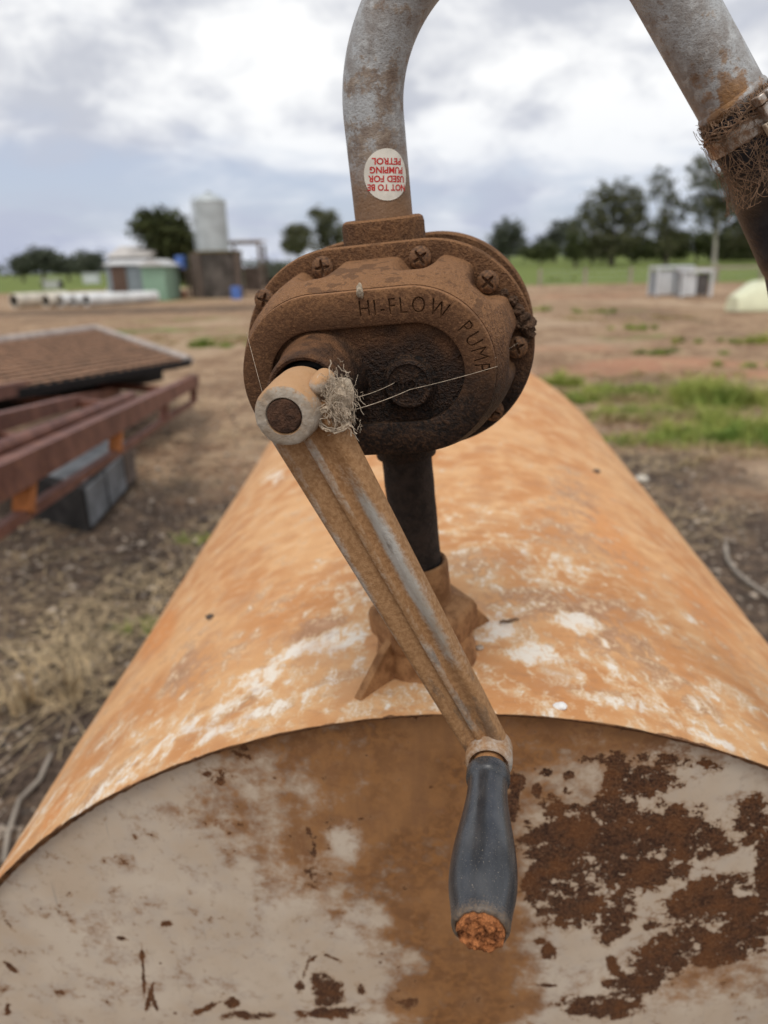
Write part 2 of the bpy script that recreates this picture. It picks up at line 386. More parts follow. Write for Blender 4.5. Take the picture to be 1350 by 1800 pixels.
c = t.mix(t.m('MULTIPLY', t.step(so, 0.0, 0.85), 0.93), paint, ochre)
# brown bloom (thin surface rust)
bl = t.m('ADD', gb_, t.m('ADD', t.m('MULTIPLY', t.m('SUBTRACT', nC, 0.5), 1.1), t.m('MULTIPLY', t.m('SUBTRACT', nD, 0.5), 0.5)))
c = t.mix(t.m('MULTIPLY', t.step(bl, 0.42, 0.70), 0.85), c, t.mix(nD, (0.19, 0.085, 0.04), (0.30, 0.15, 0.075)))
# dark flaking rust with lobed, crisp borders
rm = t.m('ADD', gr_, t.m('ADD', t.m('MULTIPLY', t.m('SUBTRACT', nB, 0.5), 1.5), t.m('ADD', t.m('MULTIPLY', t.m('SUBTRACT', nC, 0.5), 1.7), t.m('ADD', t.m('MULTIPLY', t.m('SUBTRACT', nD, 0.5), 0.95), t.m('MULTIPLY', t.m('SUBTRACT', 0.45, vo), 0.55)))))
halo = t.m('MULTIPLY', t.step(rm, 0.12, 0.55), 0.55)
c = t.mix(halo, c, (0.36, 0.205, 0.105))
rmask = t.step(rm, 0.50, 0.55)
rc = t.mix(t.step(nD, 0.34, 0.66), (0.035, 0.017, 0.012), (0.135, 0.062, 0.033))
rc = t.mix(t.step(nB, 0.42, 0.66), rc, t.mix(nD, (0.085, 0.036, 0.018), (0.23, 0.092, 0.034)))
rc = t.mix(t.m('MULTIPLY', t.step(nE, 0.55, 0.68), 0.5), rc, (0.34, 0.19, 0.10))
c = t.mix(rmask, c, rc)
# loose specks anywhere
sp = t.vor(o, 34); spk = t.m('MULTIPLY', t.step(t.m('ADD', sp.outputs[0], t.m('MULTIPLY', nC, 0.12)), 0.145, 0.115), t.step(t.sep(sp.outputs[1])[0], 0.70, 0.74))
c = t.mix(t.m('MULTIPLY', spk, 0.8), c, (0.13, 0.055, 0.025))
h = t.m('ADD', t.m('MULTIPLY', rmask, t.m('ADD', 0.5, nD)), t.m('MULTIPLY', nD, 0.10))
nn = t.bump(h, 0.8, 0.0026)
t.out(c, t.m('ADD', t.m('MULTIPLY', rmask, 0.25), 0.62), 0, nn, 0.18)

# tank shell: guide r = white paint left, g = brown patches, b = orange wash
t = mat('tank_shell'); o = t.obj(); g = t.attr('guide'); gr_, gg_, gb_ = t.n('ShaderNodeSeparateColor', {0: g.outputs['Color']}).outputs
uv = t.attr('surf').outputs['Vector']                    # x = arc length, y = axial
nA = t.noise(uv, 6, 3, 0.55); nB = t.noise(uv, 24, 4, 0.6, 0.3); nC = t.noise(t.scale(uv, (1.0, 0.6, 1)), 80, 4, 0.66, 0.5); nD = t.noise(uv, 300, 3, 0.7)
oran = t.mix(t.step(nA, 0.38, 0.62), (0.56, 0.255, 0.095), (0.66, 0.365, 0.165))
oran = t.mix(t.m('MULTIPLY', t.step(nB, 0.42, 0.66), 0.55), oran, (0.77, 0.47, 0.235))
oran = t.mix(t.m('MULTIPLY', t.step(t.m('ADD', gb_, t.m('MULTIPLY', t.m('SUBTRACT', nB, 0.5), 0.8)), 0.3, 0.9), 0.8), oran, (0.63, 0.245, 0.07))
bm_ = t.m('ADD', gg_, t.m('ADD', t.m('MULTIPLY', t.m('SUBTRACT', nB, 0.5), 2.0), t.m('MULTIPLY', t.m('SUBTRACT', nC, 0.5), 1.8)))
brn = t.mix(t.step(nC, 0.35, 0.65), (0.30, 0.155, 0.085), (0.48, 0.27, 0.155))
c = t.mix(t.m('MULTIPLY', t.step(bm_, 0.14, 0.62), 0.85), oran, brn)
wm = t.m('ADD', gr_, t.m('ADD', t.m('MULTIPLY', t.m('SUBTRACT', nC, 0.5), 1.9), t.m('ADD', t.m('MULTIPLY', t.m('SUBTRACT', nB, 0.5), 1.7), t.m('MULTIPLY', t.m('SUBTRACT', nD, 0.5), 0.8))))
c = t.mix(t.m('MULTIPLY', t.step(wm, 0.22, 0.50), 0.6), c, (0.78, 0.57, 0.345))
c = t.mix(t.m('MULTIPLY', t.step(wm, 0.42, 0.82), 0.92), c, t.mix(nB, (0.80, 0.70, 0.56), (0.86, 0.81, 0.73)))
c = t.mix(t.m('MULTIPLY', t.step(nD, 0.60, 0.70), 0.35), c, (0.34, 0.16, 0.075))
nS = t.noise(t.scale(uv, (30, 55, 1)), 1.0, 5, 0.68, 0.2)
c = t.mix(t.m('MULTIPLY', t.step(nS, 0.53, 0.68), 0.42), c, (0.38, 0.19, 0.095))
c = t.mix(t.m('MULTIPLY', t.step(nS, 0.47, 0.34), 0.26), c, (0.76, 0.55, 0.35))
nT = t.noise(t.vm('ADD', uv, (3, 7, 0)), 11, 4, 0.6)
c = t.mix(t.m('MULTIPLY', t.step(nT, 0.52, 0.66), 0.35), c, (0.45, 0.225, 0.11))
nn = t.bump(t.m('ADD', nC, t.m('MULTIPLY', nD, 0.4)), 0.6, 0.002)
t.out(c, 0.76, 0, nn, 0.28)
t = mat('weld_rust'); o = t.obj(); n1 = t.noise(o, 180, 5, 0.65); n2 = t.noise(o, 40, 4)
c = t.mix(t.step(n1, 0.35, 0.65), (0.10, 0.046, 0.022), (0.27, 0.130, 0.058))
c = t.mix(t.m('MULTIPLY', t.step(n2, 0.48, 0.66), 0.8), c, (0.33, 0.165, 0.07))
t.out(c, 0.85, 0, t.bump(n1, 0.7, 0.002), 0.25)
t = mat('fitting_dust'); o = t.obj(); n1 = t.noise(o, 60, 5, 0.6); n2 = t.noise(o, 420, 4, 0.6)
c = t.mix(t.step(n1, 0.35, 0.65), (0.21, 0.095, 0.038), (0.40, 0.205, 0.088))
c = t.mix(t.m('MULTIPLY', t.step(n2, 0.56, 0.70), 0.5), c, (0.12, 0.055, 0.026))
t.out(c, 0.85, 0, t.bump(t.m('ADD', n1, n2), 0.5, 0.0015), 0.25)
simple('standpipe_dark', (0.040, 0.026, 0.019), 0.75, 0.5, 90, 0, 0.6, 420)

# background materials
t = mat('red_oxide'); o = t.obj(); n1 = t.noise(o, 4, 5, 0.6); n2 = t.noise(o, 25, 4, 0.6)
c = t.mix(t.step(n1, 0.35, 0.65), (0.115, 0.040, 0.026), (0.215, 0.090, 0.060))
c = t.mix(t.m('MULTIPLY', t.step(n2, 0.52, 0.66), 0.5), c, (0.27, 0.115, 0.055))
t.out(c, 0.6, 0.1, None, 0.4)
simple('orange_rust_plate', (0.42, 0.15, 0.045), 0.75, 0.4, 12)
simple('grey_pipe', (0.42, 0.36, 0.32), 0.6, 0.25, 6)
simple('mesh_rust', (0.34, 0.19, 0.11), 0.8, 0.45, 8)
simple('deck_floor_dark', (0.030, 0.018, 0.013), 0.9, 0.6, 2.0)
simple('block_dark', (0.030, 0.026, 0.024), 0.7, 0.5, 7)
simple('deck_shade_black', (0.012, 0.009, 0.008), 0.9, 0.4, 6)  # near-black that stands for the shade below the mesh deck
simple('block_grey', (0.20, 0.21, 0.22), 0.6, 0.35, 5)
simple('pipe_cream', (0.66, 0.60, 0.50), 0.6, 0.25, 1.5)
simple('pipe_white', (0.72, 0.72, 0.70), 0.6, 0.2, 1.2)
simple('pipe_bore', (0.05, 0.035, 0.025), 0.9, 0.4, 4)
simple('zinc', (0.50, 0.54, 0.55), 0.5, 0.16, 1.3, 0.15)
simple('old_concrete', (0.105, 0.090, 0.078), 0.9, 0.55, 1.1)
simple('moss_rim', (0.17, 0.13, 0.05), 0.9, 0.4, 2)
simple('shed_grey', (0.27, 0.31, 0.34), 0.6, 0.15, 1.2)
simple('shed_green', (0.28, 0.42, 0.31), 0.6, 0.12, 1.0)
simple('roof_light', (0.58, 0.57, 0.55), 0.55, 0.15, 0.9)
simple('roof_rusty', (0.56, 0.52, 0.48), 0.65, 0.30, 0.7)
simple('door_brown', (0.13, 0.08, 0.06), 0.7, 0.3, 3)
simple('timber_grey', (0.17, 0.13, 0.105), 0.85, 0.35, 5)
simple('timber_pale', (0.36, 0.31, 0.25), 0.85, 0.25, 5)
simple('brick_orange', (0.52, 0.21, 0.11), 0.8, 0.25, 3)
simple('drum_blue', (0.10, 0.19, 0.50), 0.45, 0.15, 4)
simple('white_poly', (0.66, 0.68, 0.69), 0.45, 0.1, 2)
simple('panel_dark', (0.11, 0.10, 0.095), 0.7, 0.3, 4)
simple('cream_poly', (0.72, 0.72, 0.50), 0.5, 0.08, 2)
simple('bark', (0.12, 0.095, 0.075), 0.9, 0.4, 2)
simple('bark_pale', (0.42, 0.38, 0.33), 0.85, 0.3, 2)
simple('stone_grey', (0.46, 0.38, 0.30), 0.9, 0.5, 25)
simple('stone_dark', (0.10, 0.078, 0.062), 0.9, 0.5, 25)
simple('straw', (0.60, 0.45, 0.26), 0.8, 0.45, 9)
def leafmat(name, a, b):
    t = mat(name); o = t.obj(); n = t.noise(o, 0.8, 3, 0.6); n2 = t.noise(o, 5.0, 2, 0.5)
    c = t.mix(t.step(t.m('ADD', t.m('MULTIPLY', n, 0.6), t.m('MULTIPLY', n2, 0.4)), 0.36, 0.64), a, b)
    b_ = t.out(c, 0.7, 0, None, 0.2)
leafmat('leaf_dark', (0.034, 0.042, 0.016), (0.095, 0.112, 0.040))
leafmat('leaf_gum', (0.062, 0.066, 0.034), (0.165, 0.165, 0.085))
leafmat('leaf_far', (0.062, 0.072, 0.052), (0.125, 0.138, 0.095))
leafmat('grass_green', (0.10, 0.185, 0.024), (0.40, 0.42, 0.10))
leafmat('grass_dry', (0.30, 0.22, 0.09), (0.46, 0.36, 0.19))

# ground: guide r = green, g = grey gravel, b = red dirt
t = mat('soil'); o = t.obj(); g = t.attr('guide'); gr_, gg_, gb_ = t.n('ShaderNodeSeparateColor', {0: g.outputs['Color']}).outputs
nA = t.noise(o, 0.22, 4, 0.6); nB = t.noise(o, 1.1, 4, 0.64); nC = t.noise(o, 7.5, 4, 0.68); nD = t.noise(o, 40, 3, 0.7); nE = t.noise(t.scale(o, (1, 2.2, 1)), 0.5, 4, 0.6); nF = t.noise(t.scale(o, (1.0, 0.5, 1)), 0.28, 4, 0.62)
c = t.mix(t.step(nB, 0.38, 0.62), (0.25, 0.150, 0.090), (0.42, 0.285, 0.175))
c = t.mix(t.m('MULTIPLY', t.step(nC, 0.50, 0.66), 0.75), c, (0.52, 0.385, 0.245))
c = t.mix(t.m('MULTIPLY', t.step(nC, 0.47, 0.34), 0.70), c, (0.135, 0.088, 0.058))
c = t.mix(t.m('MULTIPLY', t.step(nD, 0.44, 0.34), 0.5), c, (0.11, 0.072, 0.048))
c = t.mix(t.m('MULTIPLY', t.step(nF, 0.47, 0.36), 0.6), c, (0.20, 0.135, 0.088))
c = t.mix(t.m('MULTIPLY', t.step(nF, 0.53, 0.62), 0.6), c, (0.50, 0.37, 0.25))
red = t.m('ADD', gb_, t.m('ADD', t.m('MULTIPLY', t.m('SUBTRACT', nE, 0.5), 1.6), t.m('MULTIPLY', t.m('SUBTRACT', nB, 0.5), 0.5)))
c = t.mix(t.m('MULTIPLY', t.step(red, 0.25, 0.8), 0.85), c, t.mix(nC, (0.40, 0.185, 0.105), (0.52, 0.28, 0.18)))
gv = t.m('ADD', gg_, t.m('ADD', t.m('MULTIPLY', t.m('SUBTRACT', nB, 0.5), 1.5), t.m('MULTIPLY', t.m('SUBTRACT', nC, 0.5), 0.5)))
gc = t.mix(t.step(nD, 0.38, 0.60), (0.045, 0.031, 0.023), (0.150, 0.108, 0.080))
gc = t.mix(t.m('MULTIPLY', t.step(nC, 0.50, 0.64), 0.75), gc, (0.21, 0.145, 0.095))
gc = t.mix(t.m('MULTIPLY', t.step(nC, 0.46, 0.36), 0.6), gc, (0.045, 0.031, 0.024))
c = t.mix(t.step(gv, 0.28, 0.75), c, gc)
gm = t.m('ADD', gr_, t.m('ADD', t.m('MULTIPLY', t.m('SUBTRACT', nB, 0.5), 0.9), t.m('MULTIPLY', t.m('SUBTRACT', nC, 0.5), 0.7)))
gcol = t.mix(t.step(nA, 0.35, 0.65), (0.105, 0.150, 0.036), (0.18, 0.225, 0.062))
gcol = t.mix(t.m('MULTIPLY', t.step(nC, 0.42, 0.66), 0.35), gcol, (0.30, 0.28, 0.10))
c = t.mix(t.step(gm, 0.38, 0.62), c, gcol)
nn = t.bump(t.m('ADD', nC, t.m('MULTIPLY', nD, 0.6)), 0.9, 0.03)
t.out(c, 0.95, 0, nn, 0.1)

#==GROUND==
# ------------------------------------------------------------------ ground
rad = [0.0] + list(np.geomspace(0.6, 3200, 190)); NA_ = 420
verts = []; faces = []
angs = np.concatenate([np.linspace(-40, 40, 300), np.linspace(40, 320, NA_ - 300 + 1)[1:-1]])
nA2 = len(angs)
RR, AA = np.meshgrid(np.array(rad[1:]), np.radians(angs), indexing='ij'); RR = RR.ravel(); AA = AA.ravel()
GX, GY = RR * np.sin(AA), RR * np.cos(AA)
GZ = 4.2 * sstep(RR, 75, 405) * np.where(GY < 0, 0, sstep(GX / np.maximum(GY, 1e-3), -0.06, 0.19))
BZ = (fbm(GX * 0.9 + 50, GY * 0.9 + 50, 3, 4) - 0.5) * 0.09 * np.minimum(1, 8 / RR + 0.2) + (fbm(GX * 5 + 50, GY * 5 + 50, 6, 4) - 0.5) * 0.05 * np.minimum(1, 5 / RR)
GZ = GZ + np.where(RR < 40, BZ - 0.03, 0)
verts = np.stack([GX, GY, GZ], 1).tolist()
for i in range(len(rad) - 2):
    for j in range(nA2):
        j2 = (j + 1) % nA2
        faces.append((i * nA2 + j, (i + 1) * nA2 + j, (i + 1) * nA2 + j2, i * nA2 + j2))
faces.append(tuple(range(nA2)))
me = bpy.data.meshes.new('ground'); me.from_pydata(verts, [], faces); me.update()
V = np.array(verts); gx, gy = V[:, 0], V[:, 1]; gr = np.hypot(gx, gy); az = np.degrees(np.arctan2(gx, gy))
green = np.zeros(len(V)); grav = np.zeros(len(V)); red = np.zeros(len(V))
green += 0.95 * sstep(gr, 52, 66) * sstep(az, 4, 9)                     # paddock on the right
green += 0.95 * sstep(gr, 70, 90) * (1 - sstep(az, 4, 9))               # paddock on the left
wob = fbm(gx * 0.3 + 30, gy * 0.3 + 60, 12, 3)
def gpatch(px, py, rx, ry, amp):
    c = ground(px, py); dx = gx - c[0]; dy = gy - c[1]
    return amp * np.exp(-((dx / rx) ** 2 + (dy / ry) ** 2))
for p in [(1080, 690, .9, .5, .45), (1240, 700, 1.0, .7, .5), (1300, 770, .9, .5, .42), (985, 672, .4, .4, .5), (1060, 715, .8, .35, .42), (1120, 590, 2, 1.2, .55),
          (360, 605, 1.2, 1.0, .6), (390, 590, 2, 1, .55), (260, 580, 5, 1.6, .6), (230, 530, 9, 4, .55), (140, 600, 4, 1.2, .4), (960, 540, 1.5, 1.2, .5), (1090, 545, 2, 1.2, .5), (330, 560, 5, 2.5, .5), (980, 492, 5, 3, .6), (20, 560, 4, 2, .3)]:
    green = np.maximum(green, gpatch(*p))
grav += 0.95 * (1 - sstep(gr + (wob - 0.5) * 4, 4.8, 8.5))
for p in [(1150, 820, 1.2, .8, .8), (1100, 900, 1, .8, .8), (60, 1050, 1.5, 1.2, .5), (240, 545, 14, 3.2, .75), (950, 600, 4, .8, .3)]:
    grav = np.maximum(grav, gpatch(*p))
for p in [(1150, 640, 4, 1.2, .8), (1290, 650, 2.5, 1.0, .6), (1000, 610, 3, 1, .6), (1020, 520, 10, 5, .45), (150, 620, 5, 2, .3)]:
    red = np.maximum(red, gpatch(*p))
set_attr(me, 'guide', np.stack([green, grav, red], 1).astype(np.float32))
g_ob = link('ground', me, 'soil', angle=180); tag(g_ob, None, None, None, 'structure')

#==TANK==
# ------------------------------------------------------------------ fuel tank
TY, TE, TR = 0.05299686, 0.06296501, 0.64395
TA = np.array([math.sin(TY) * math.cos(TE), math.cos(TY) * math.cos(TE), math.sin(TE)])
TS = np.cross(TA, [0, 0, 1]); TS /= np.linalg.norm(TS); TU = np.cross(TS, TA)
TC = np.array([0.07551941, 0.60, -1.01491312 + CAMH])
TLEN = 1.80
tank = frame_empty('fuel_tank', TC - TU * TR, TS, TA, TU, (0, 0, TR))
tag(tank, 'large cylindrical fuel tank with orange rust dusted top and pale rust-flaked end', 'tank')
def plate_px(px, py):
    d = ray(px, py); k = ((TC - EYE) @ TA) / (d @ TA); p = EYE + d * k - TC
    return np.array([p @ TS, p @ TU])
def shell_px(px, py):
    d = ray(px, py); o = EYE - TC
    A = (d @ TS) ** 2 + (d @ TU) ** 2; B = 2 * ((o @ TS) * (d @ TS) + (o @ TU) * (d @ TU)); C_ = (o @ TS) ** 2 + (o @ TU) ** 2 - TR ** 2
    D = B * B - 4 * A * C_
    k = (-B - math.sqrt(max(D, 0))) / 2 / A; p = o + d * k
    return np.array([math.atan2(p @ TS, p @ TU) * TR, p @ TA])
def blobs(P, lst, fn):
    """soft elliptical marks given where they show; turned into surface coordinates"""
    m = np.zeros(len(P))
    for b in lst:
        px, py, rx, ry = b[:4]; ang = R_(b[4]) if len(b) > 4 else 0; amp = b[5] if len(b) > 5 else 1.0
        ca, sa = math.cos(ang), math.sin(ang)
        c = fn(px, py); k = 0.25
        e1 = (fn(px + rx * ca * k, py + rx * sa * k) - c) / k; e2 = (fn(px - ry * sa * k, py + ry * ca * k) - c) / k
        Mi = np.linalg.inv(np.stack([e1, e2], 1)); q = (P - c) @ Mi.T
        m = np.maximum(m, amp * np.clip(1.15 - 0.62 * (q ** 2).sum(1), 0, 1))
    return m
# --- end plate
prof_r = np.concatenate([np.linspace(0.02, 0.22, 12), np.linspace(0.224, TR - 0.002, 170)])
th = np.concatenate([np.linspace(-75, 75, 460), np.linspace(75, 285, 60)[1:-1]]); nt_ = len(th)
verts = [(0, 0.010, 0)]; faces = []
for r in prof_r:
    for a in th:
        s_, u_ = r * math.sin(R_(a)), r * math.cos(R_(a))
        verts.append((s_, 0.006 + 0.004 * (1 - (r / TR) ** 2), u_))
for j in range(nt_): faces.append((0, 1 + j, 1 + (j + 1) % nt_))
for i in range(len(prof_r) - 1):
    for j in range(nt_):
        j2 = (j + 1) % nt_; a0 = 1 + i * nt_
        faces.append((a0 + j, a0 + nt_ + j, a0 + nt_ + j2, a0 + j2))
me = bpy.data.meshes.new('end_plate'); me.from_pydata(verts, [], faces); me.update()
V = np.array(verts); P = V[:, [0, 2]]
rustL = [(990, 1500, 75, 75), (960, 1560, 40, 70), (1075, 1490, 110, 55), (1180, 1475, 110, 48), (1010, 1600, 55, 48), (1110, 1545, 110, 34), (1240, 1500, 60, 26, -12),
         (1085, 1435, 55, 26), (1125, 1385, 70, 32), (1180, 1345, 100, 14, 8, .7), (1080, 1345, 60, 16, 0, .75), (1325, 1458, 34, 45), (1352, 1540, 22, 90), (1085, 1625, 30, 58, 28), (1250, 1595, 85, 40, -20),
         (1320, 1630, 60, 55), (1200, 1680, 90, 36, -22), (1130, 1738, 70, 30, -20), (1060, 1785, 70, 22), (1290, 1680, 80, 26, -15), (1150, 1640, 22, 9, -10, .8), (1080, 1712, 9, 24, -20, .85),
         (910, 1385, 22, 18), (902, 1425, 13, 30), (962, 1368, 15, 10), (945, 1398, 9, 14), (1003, 1372, 13, 10), (1000, 1400, 12, 8), (968, 1690, 14, 16, 0, .8), (950, 1668, 9, 6, 0, .8), (970, 1747, 22, 4, 0, .75),
         (575, 1762, 28, 30), (560, 1735, 16, 18, 0, .9), (525, 1748, 9, 14), (404, 1776, 14, 10), (360, 1786, 26, 5, -25, .9), (435, 1798, 40, 9), (585, 1795, 60, 10), (290, 1636, 11, 5), (210, 1662, 13, 5, 15, .9),
         (117, 1583, 7, 6, 0, .8), (632, 1752, 9, 16, -40, .8), (715, 1775, 22, 14, 0, .6), (247, 1720, 3.2, 44, -3, 1), (258, 1768, 4, 26, 14, 1), (266, 1772, 4, 22, -20, 1), (15, 1712, 18, 4, 40, .9), (14, 1640, 14, 4, 48, .8),
         (8, 1780, 4, 20, 0, .8), (535, 1718, 4, 24, 18, .85), (552, 1696, 16, 3.5, -35, .85), (580, 1696, 18, 3.5, 20, .85), (545, 1500, 10, 40, -15, .55), (555, 1545, 26, 30, 10, .62), (380, 1370, 40, 18, 10, .5), (425, 1335, 26, 14, 20, .48)]
ochreL = [(730, 1420, 330, 190, 0, .72), (740, 1300, 480, 70, 0, .95), (760, 1520, 190, 260, 0, .95), (420, 1390, 130, 40, -20, .45), (660, 1500, 160, 120, 0, .75), (740, 1330, 300, 90, 0, .95), (750, 1450, 210, 110, 0, 1.0), (780, 1600, 150, 150, 0, 1.0), (810, 1750, 120, 110, 0, 1.05), (620, 1400, 130, 60, 0, .7), (560, 1320, 200, 40, -12, .65), (1000, 1310, 260, 40, 8, .55),
          (900, 1560, 60, 140, 0, .55), (430, 1450, 120, 30, 5, .42), (700, 1700, 90, 60, 0, .7), (1250, 1740, 150, 60, -10, .28), (1320, 1380, 60, 40, 0, .3)]
lightL = [(605, 1490, 36, 36, 0, .9), (645, 1625, 40, 26, 0, .75), (610, 1660, 44, 34, 0, .6), (700, 1730, 40, 30, 0, .3), (1240, 1400, 90, 45, 0, .6), (640, 1720, 90, 40, 0, .5)]
bloomL = [(1050, 1300, 240, 40, 8, .50), (900, 1290, 160, 30, 0, .42), (540, 1500, 22, 50, -12, .62), (552, 1550, 34, 34, 0, .60), (760, 1440, 90, 22, 0, .45), (385, 1370, 60, 22, 12, .50), (440, 1340, 60, 24, 20, .45), (400, 1462, 50, 14, 20, .48),
          (1120, 1340, 150, 40, 5, .55), (1230, 1640, 130, 90, -15, .5), (720, 1660, 120, 60, 0, .30), (640, 1350, 300, 50, 0, .3)]
rg = blobs(P, rustL, plate_px)
og = np.clip(blobs(P, ochreL, plate_px) - 0.85 * blobs(P, lightL, plate_px), 0, 1.1)
bg_ = blobs(P, bloomL, plate_px)
for k in range(1, 9):
    dl = 0.008 * k; sk = P + np.array([0.0, dl]); dr_ = blobs(sk, rustL, plate_px) * math.exp(-dl / 0.035) * (0.35 + 0.9 * vnoise(P[:, 0] * 130 + 90, P[:, 1] * 6 + 90, 33)); bg_ = np.maximum(bg_, 0.50 * dr_)
og = og * (0.80 + 0.5 * fbm(P[:, 0] * 9 + 40, P[:, 1] * 5 + 40, 61, 4))
set_attr(me, 'guide', np.stack([rg * 0.92, og, bg_], 1).astype(np.float32))
link('end_plate', me, 'tank_end', tank, True, 180)
# --- shell
ths = np.concatenate([np.linspace(-80, 80, 380), np.linspace(80, 280, 70)[1:-1]]); axs = np.concatenate([np.linspace(-0.004, 0.5, 170), np.linspace(0.5, TLEN, 70)[1:]])
nt_ = len(ths); verts = []; faces = []; surf = []
J1 = (vnoise(ths * 0.6 + 300, ths * 0 + 3, 4) - 0.5) * 0.004; J2 = (fbm(ths * 1.1 + 300, ths * 0 + 9, 5, 3) - 0.5) * 0.0015; SN, CS = np.sin(np.radians(ths)), np.cos(np.radians(ths))
for y in axs:
    rr = TR + J1 * 0.4 * max(0, 1 - max(y, 0) / 0.03) + (fbm(ths * 0.11 + 90, 0 * ths + y * 7 + 5, 15, 3) - 0.5) * 0.007 * min(1.0, max(y, 0) / 0.08); yy = y + (J2 if y < 0 else 0 * J2)
    verts += np.stack([rr * SN, yy, rr * CS], 1).tolist(); surf += np.stack([np.radians(ths) * TR, 0 * ths + y, 0 * ths], 1).tolist()
for i in range(len(axs) - 1):
    for j in range(nt_):
        j2 = (j + 1) % nt_; faces.append((i * nt_ + j, i * nt_ + j2, (i + 1) * nt_ + j2, (i + 1) * nt_ + j))
faces.append(tuple((len(axs) - 1) * nt_ + j for j in range(nt_)))
me = bpy.data.meshes.new('shell'); me.from_pydata(verts, [], faces); me.update()
P = np.array(surf)[:, :2]
whiteL = [(455, 1190, 48, 22, -25), (395, 1245, 70, 14, -35, .75), (300, 1300, 90, 16, -38, .72), (210, 1370, 80, 16, -42, .66), (120, 1450, 60, 12, -46, .6), (440, 1260, 120, 12, -22, .8), (590, 1125, 60, 24, -18), (500, 1150, 60, 14, -25, .7),
          (870, 1105, 36, 26), (945, 1152, 48, 22), (1010, 1098, 46, 20, 10), (900, 1070, 40, 14, 0, .6), (1100, 1180, 60, 22, 20, .5), (700, 1010, 180, 50, 0, .36), (950, 1000, 160, 60, 10, .40), (1150, 1230, 90, 16, 18, .6), (1230, 1290, 80, 9, 22, .7),
          (480, 835, 24, 14, -20, .6), (620, 1060, 80, 40, 0, .45), (1060, 1230, 100, 14, 10, .55), (640, 1235, 90, 8, -8, .3), (850, 920, 120, 40, 0, .3), (1180, 1100, 80, 30, 20, .32), (560, 1215, 60, 12, -15, .6)]
brownL = [(560, 1105, 60, 22, -20, .7), (415, 1240, 60, 14, -30, .6), (700, 1030, 120, 40, 0, .45), (980, 1060, 150, 36, 8, .55), (860, 990, 90, 30, 0, .45), (1080, 1130, 90, 30, 15, .55), (1150, 1180, 90, 26, 20, .5), (480, 1245, 60, 12, -20, .6),
          (330, 1180, 60, 30, -45, .5), (1000, 950, 120, 40, 20, .35), (1230, 1240, 60, 14, 25, .5), (600, 1190, 50, 16, -10, .4), (1050, 1220, 90, 16, 8, .45), (170, 1390, 90, 10, -45, .5), (1010, 870, 40, 60, -30, .35)]
orangeL = [(280, 1110, 60, 20, -60, .9), (100, 1420, 60, 12, -52, .8), (1080, 950, 30, 120, -38, .7), (1250, 1090, 30, 120, -40, .7), (1060, 870, 30, 90, -35, .5), (560, 850, 60, 60, 0, .4), (900, 760, 90, 50, 0, .35), (700, 1220, 150, 20, 0, .3)]
wg = blobs(P, whiteL, shell_px); bg2 = blobs(P, brownL, shell_px); og2 = blobs(P, orangeL, shell_px)
bg2 = np.maximum(bg2, 0.22 * np.exp(-((P[:, 1] - 0.12) / 0.22) ** 2))
wg = np.maximum(wg * 0.80, 0.30 * np.exp(-((P[:, 1] - 0.06) / 0.10) ** 2) * (np.abs(P[:, 0]) < 0.75))
set_attr(me, 'guide', np.stack([wg, bg2, og2], 1).astype(np.float32))
sa = me.attributes.new('surf', 'FLOAT_VECTOR', 'POINT'); sa.data.foreach_set('vector', np.array(surf, np.float32).ravel())
link('shell', me, 'tank_shell', tank, True, 50)
# --- cut edge of the shell plate
mb = MB(); rim = [[], [], [], []]; aq = np.arange(720) * 0.5
Q1 = (fbm(aq * 0.9 + 7, aq * 0 + 2, 71, 4, 0.6) - 0.5) * 2; Q2 = (fbm(aq * 1.7 + 7, aq * 0 + 5, 73, 4, 0.65) - 0.5) * 2
for k in range(720):
    a = 2 * math.pi * k / 720; q, q2 = Q1[k], Q2[k]; cs, cu = math.sin(a), math.cos(a)
    for i, (r_, y_) in enumerate(((TR - 0.0006, 0.001), (TR - 0.0002 + 0.0005 * q, -0.0046), (TR - 0.0026 + 0.0009 * q2, -0.0034 + 0.0012 * q), (TR - 0.0045, 0.012))): rim[i].append((cs * r_, y_, cu * r_))
mb.rings(rim, True); mb.build('rim_edge', 'weld_rust', tank, True, 60)
# --- weld bead along the rim
mb = MB(); rings = []
for k in range(720):
    a = 2 * math.pi * k / 720
    n_ = random.random(); rr = TR - 0.0045 - 0.001 * random.random(); rb = 0.0024 + 0.0012 * n_
    cs, cu = math.sin(a), math.cos(a); ring = []
    for q in range(7):
        b = 2 * math.pi * q / 7; ring.append((cs * (rr + rb * math.cos(b)), 0.0045 + rb * 0.8 * math.sin(b), cu * (rr + rb * math.cos(b))))
    rings.append(ring)
mb.rings(rings, True, loop=True); mb.build('weld_seam', 'weld_rust', tank, True, 60)
# --- bearers under the tank
def tpt(s_, a_, u_): return TC + TS * s_ + TA * a_ + TU * u_
for i, ya in enumerate((0.25, 1.45)):
    c0 = tpt(0, ya, -TR); hz = c0[2] + 0.10
    mb = MB(); mb.box((c0[0], c0[1], hz / 2 - 0.02), (1.1, 0.16, hz + 0.04)); b = mb.build('tank_bearer', 'timber_grey', None, True, 30)
    tag(b, ['front timber bearer under the fuel tank', 'rear timber bearer under the fuel tank'][i], 'bearer', 'timber bearers under the tank')

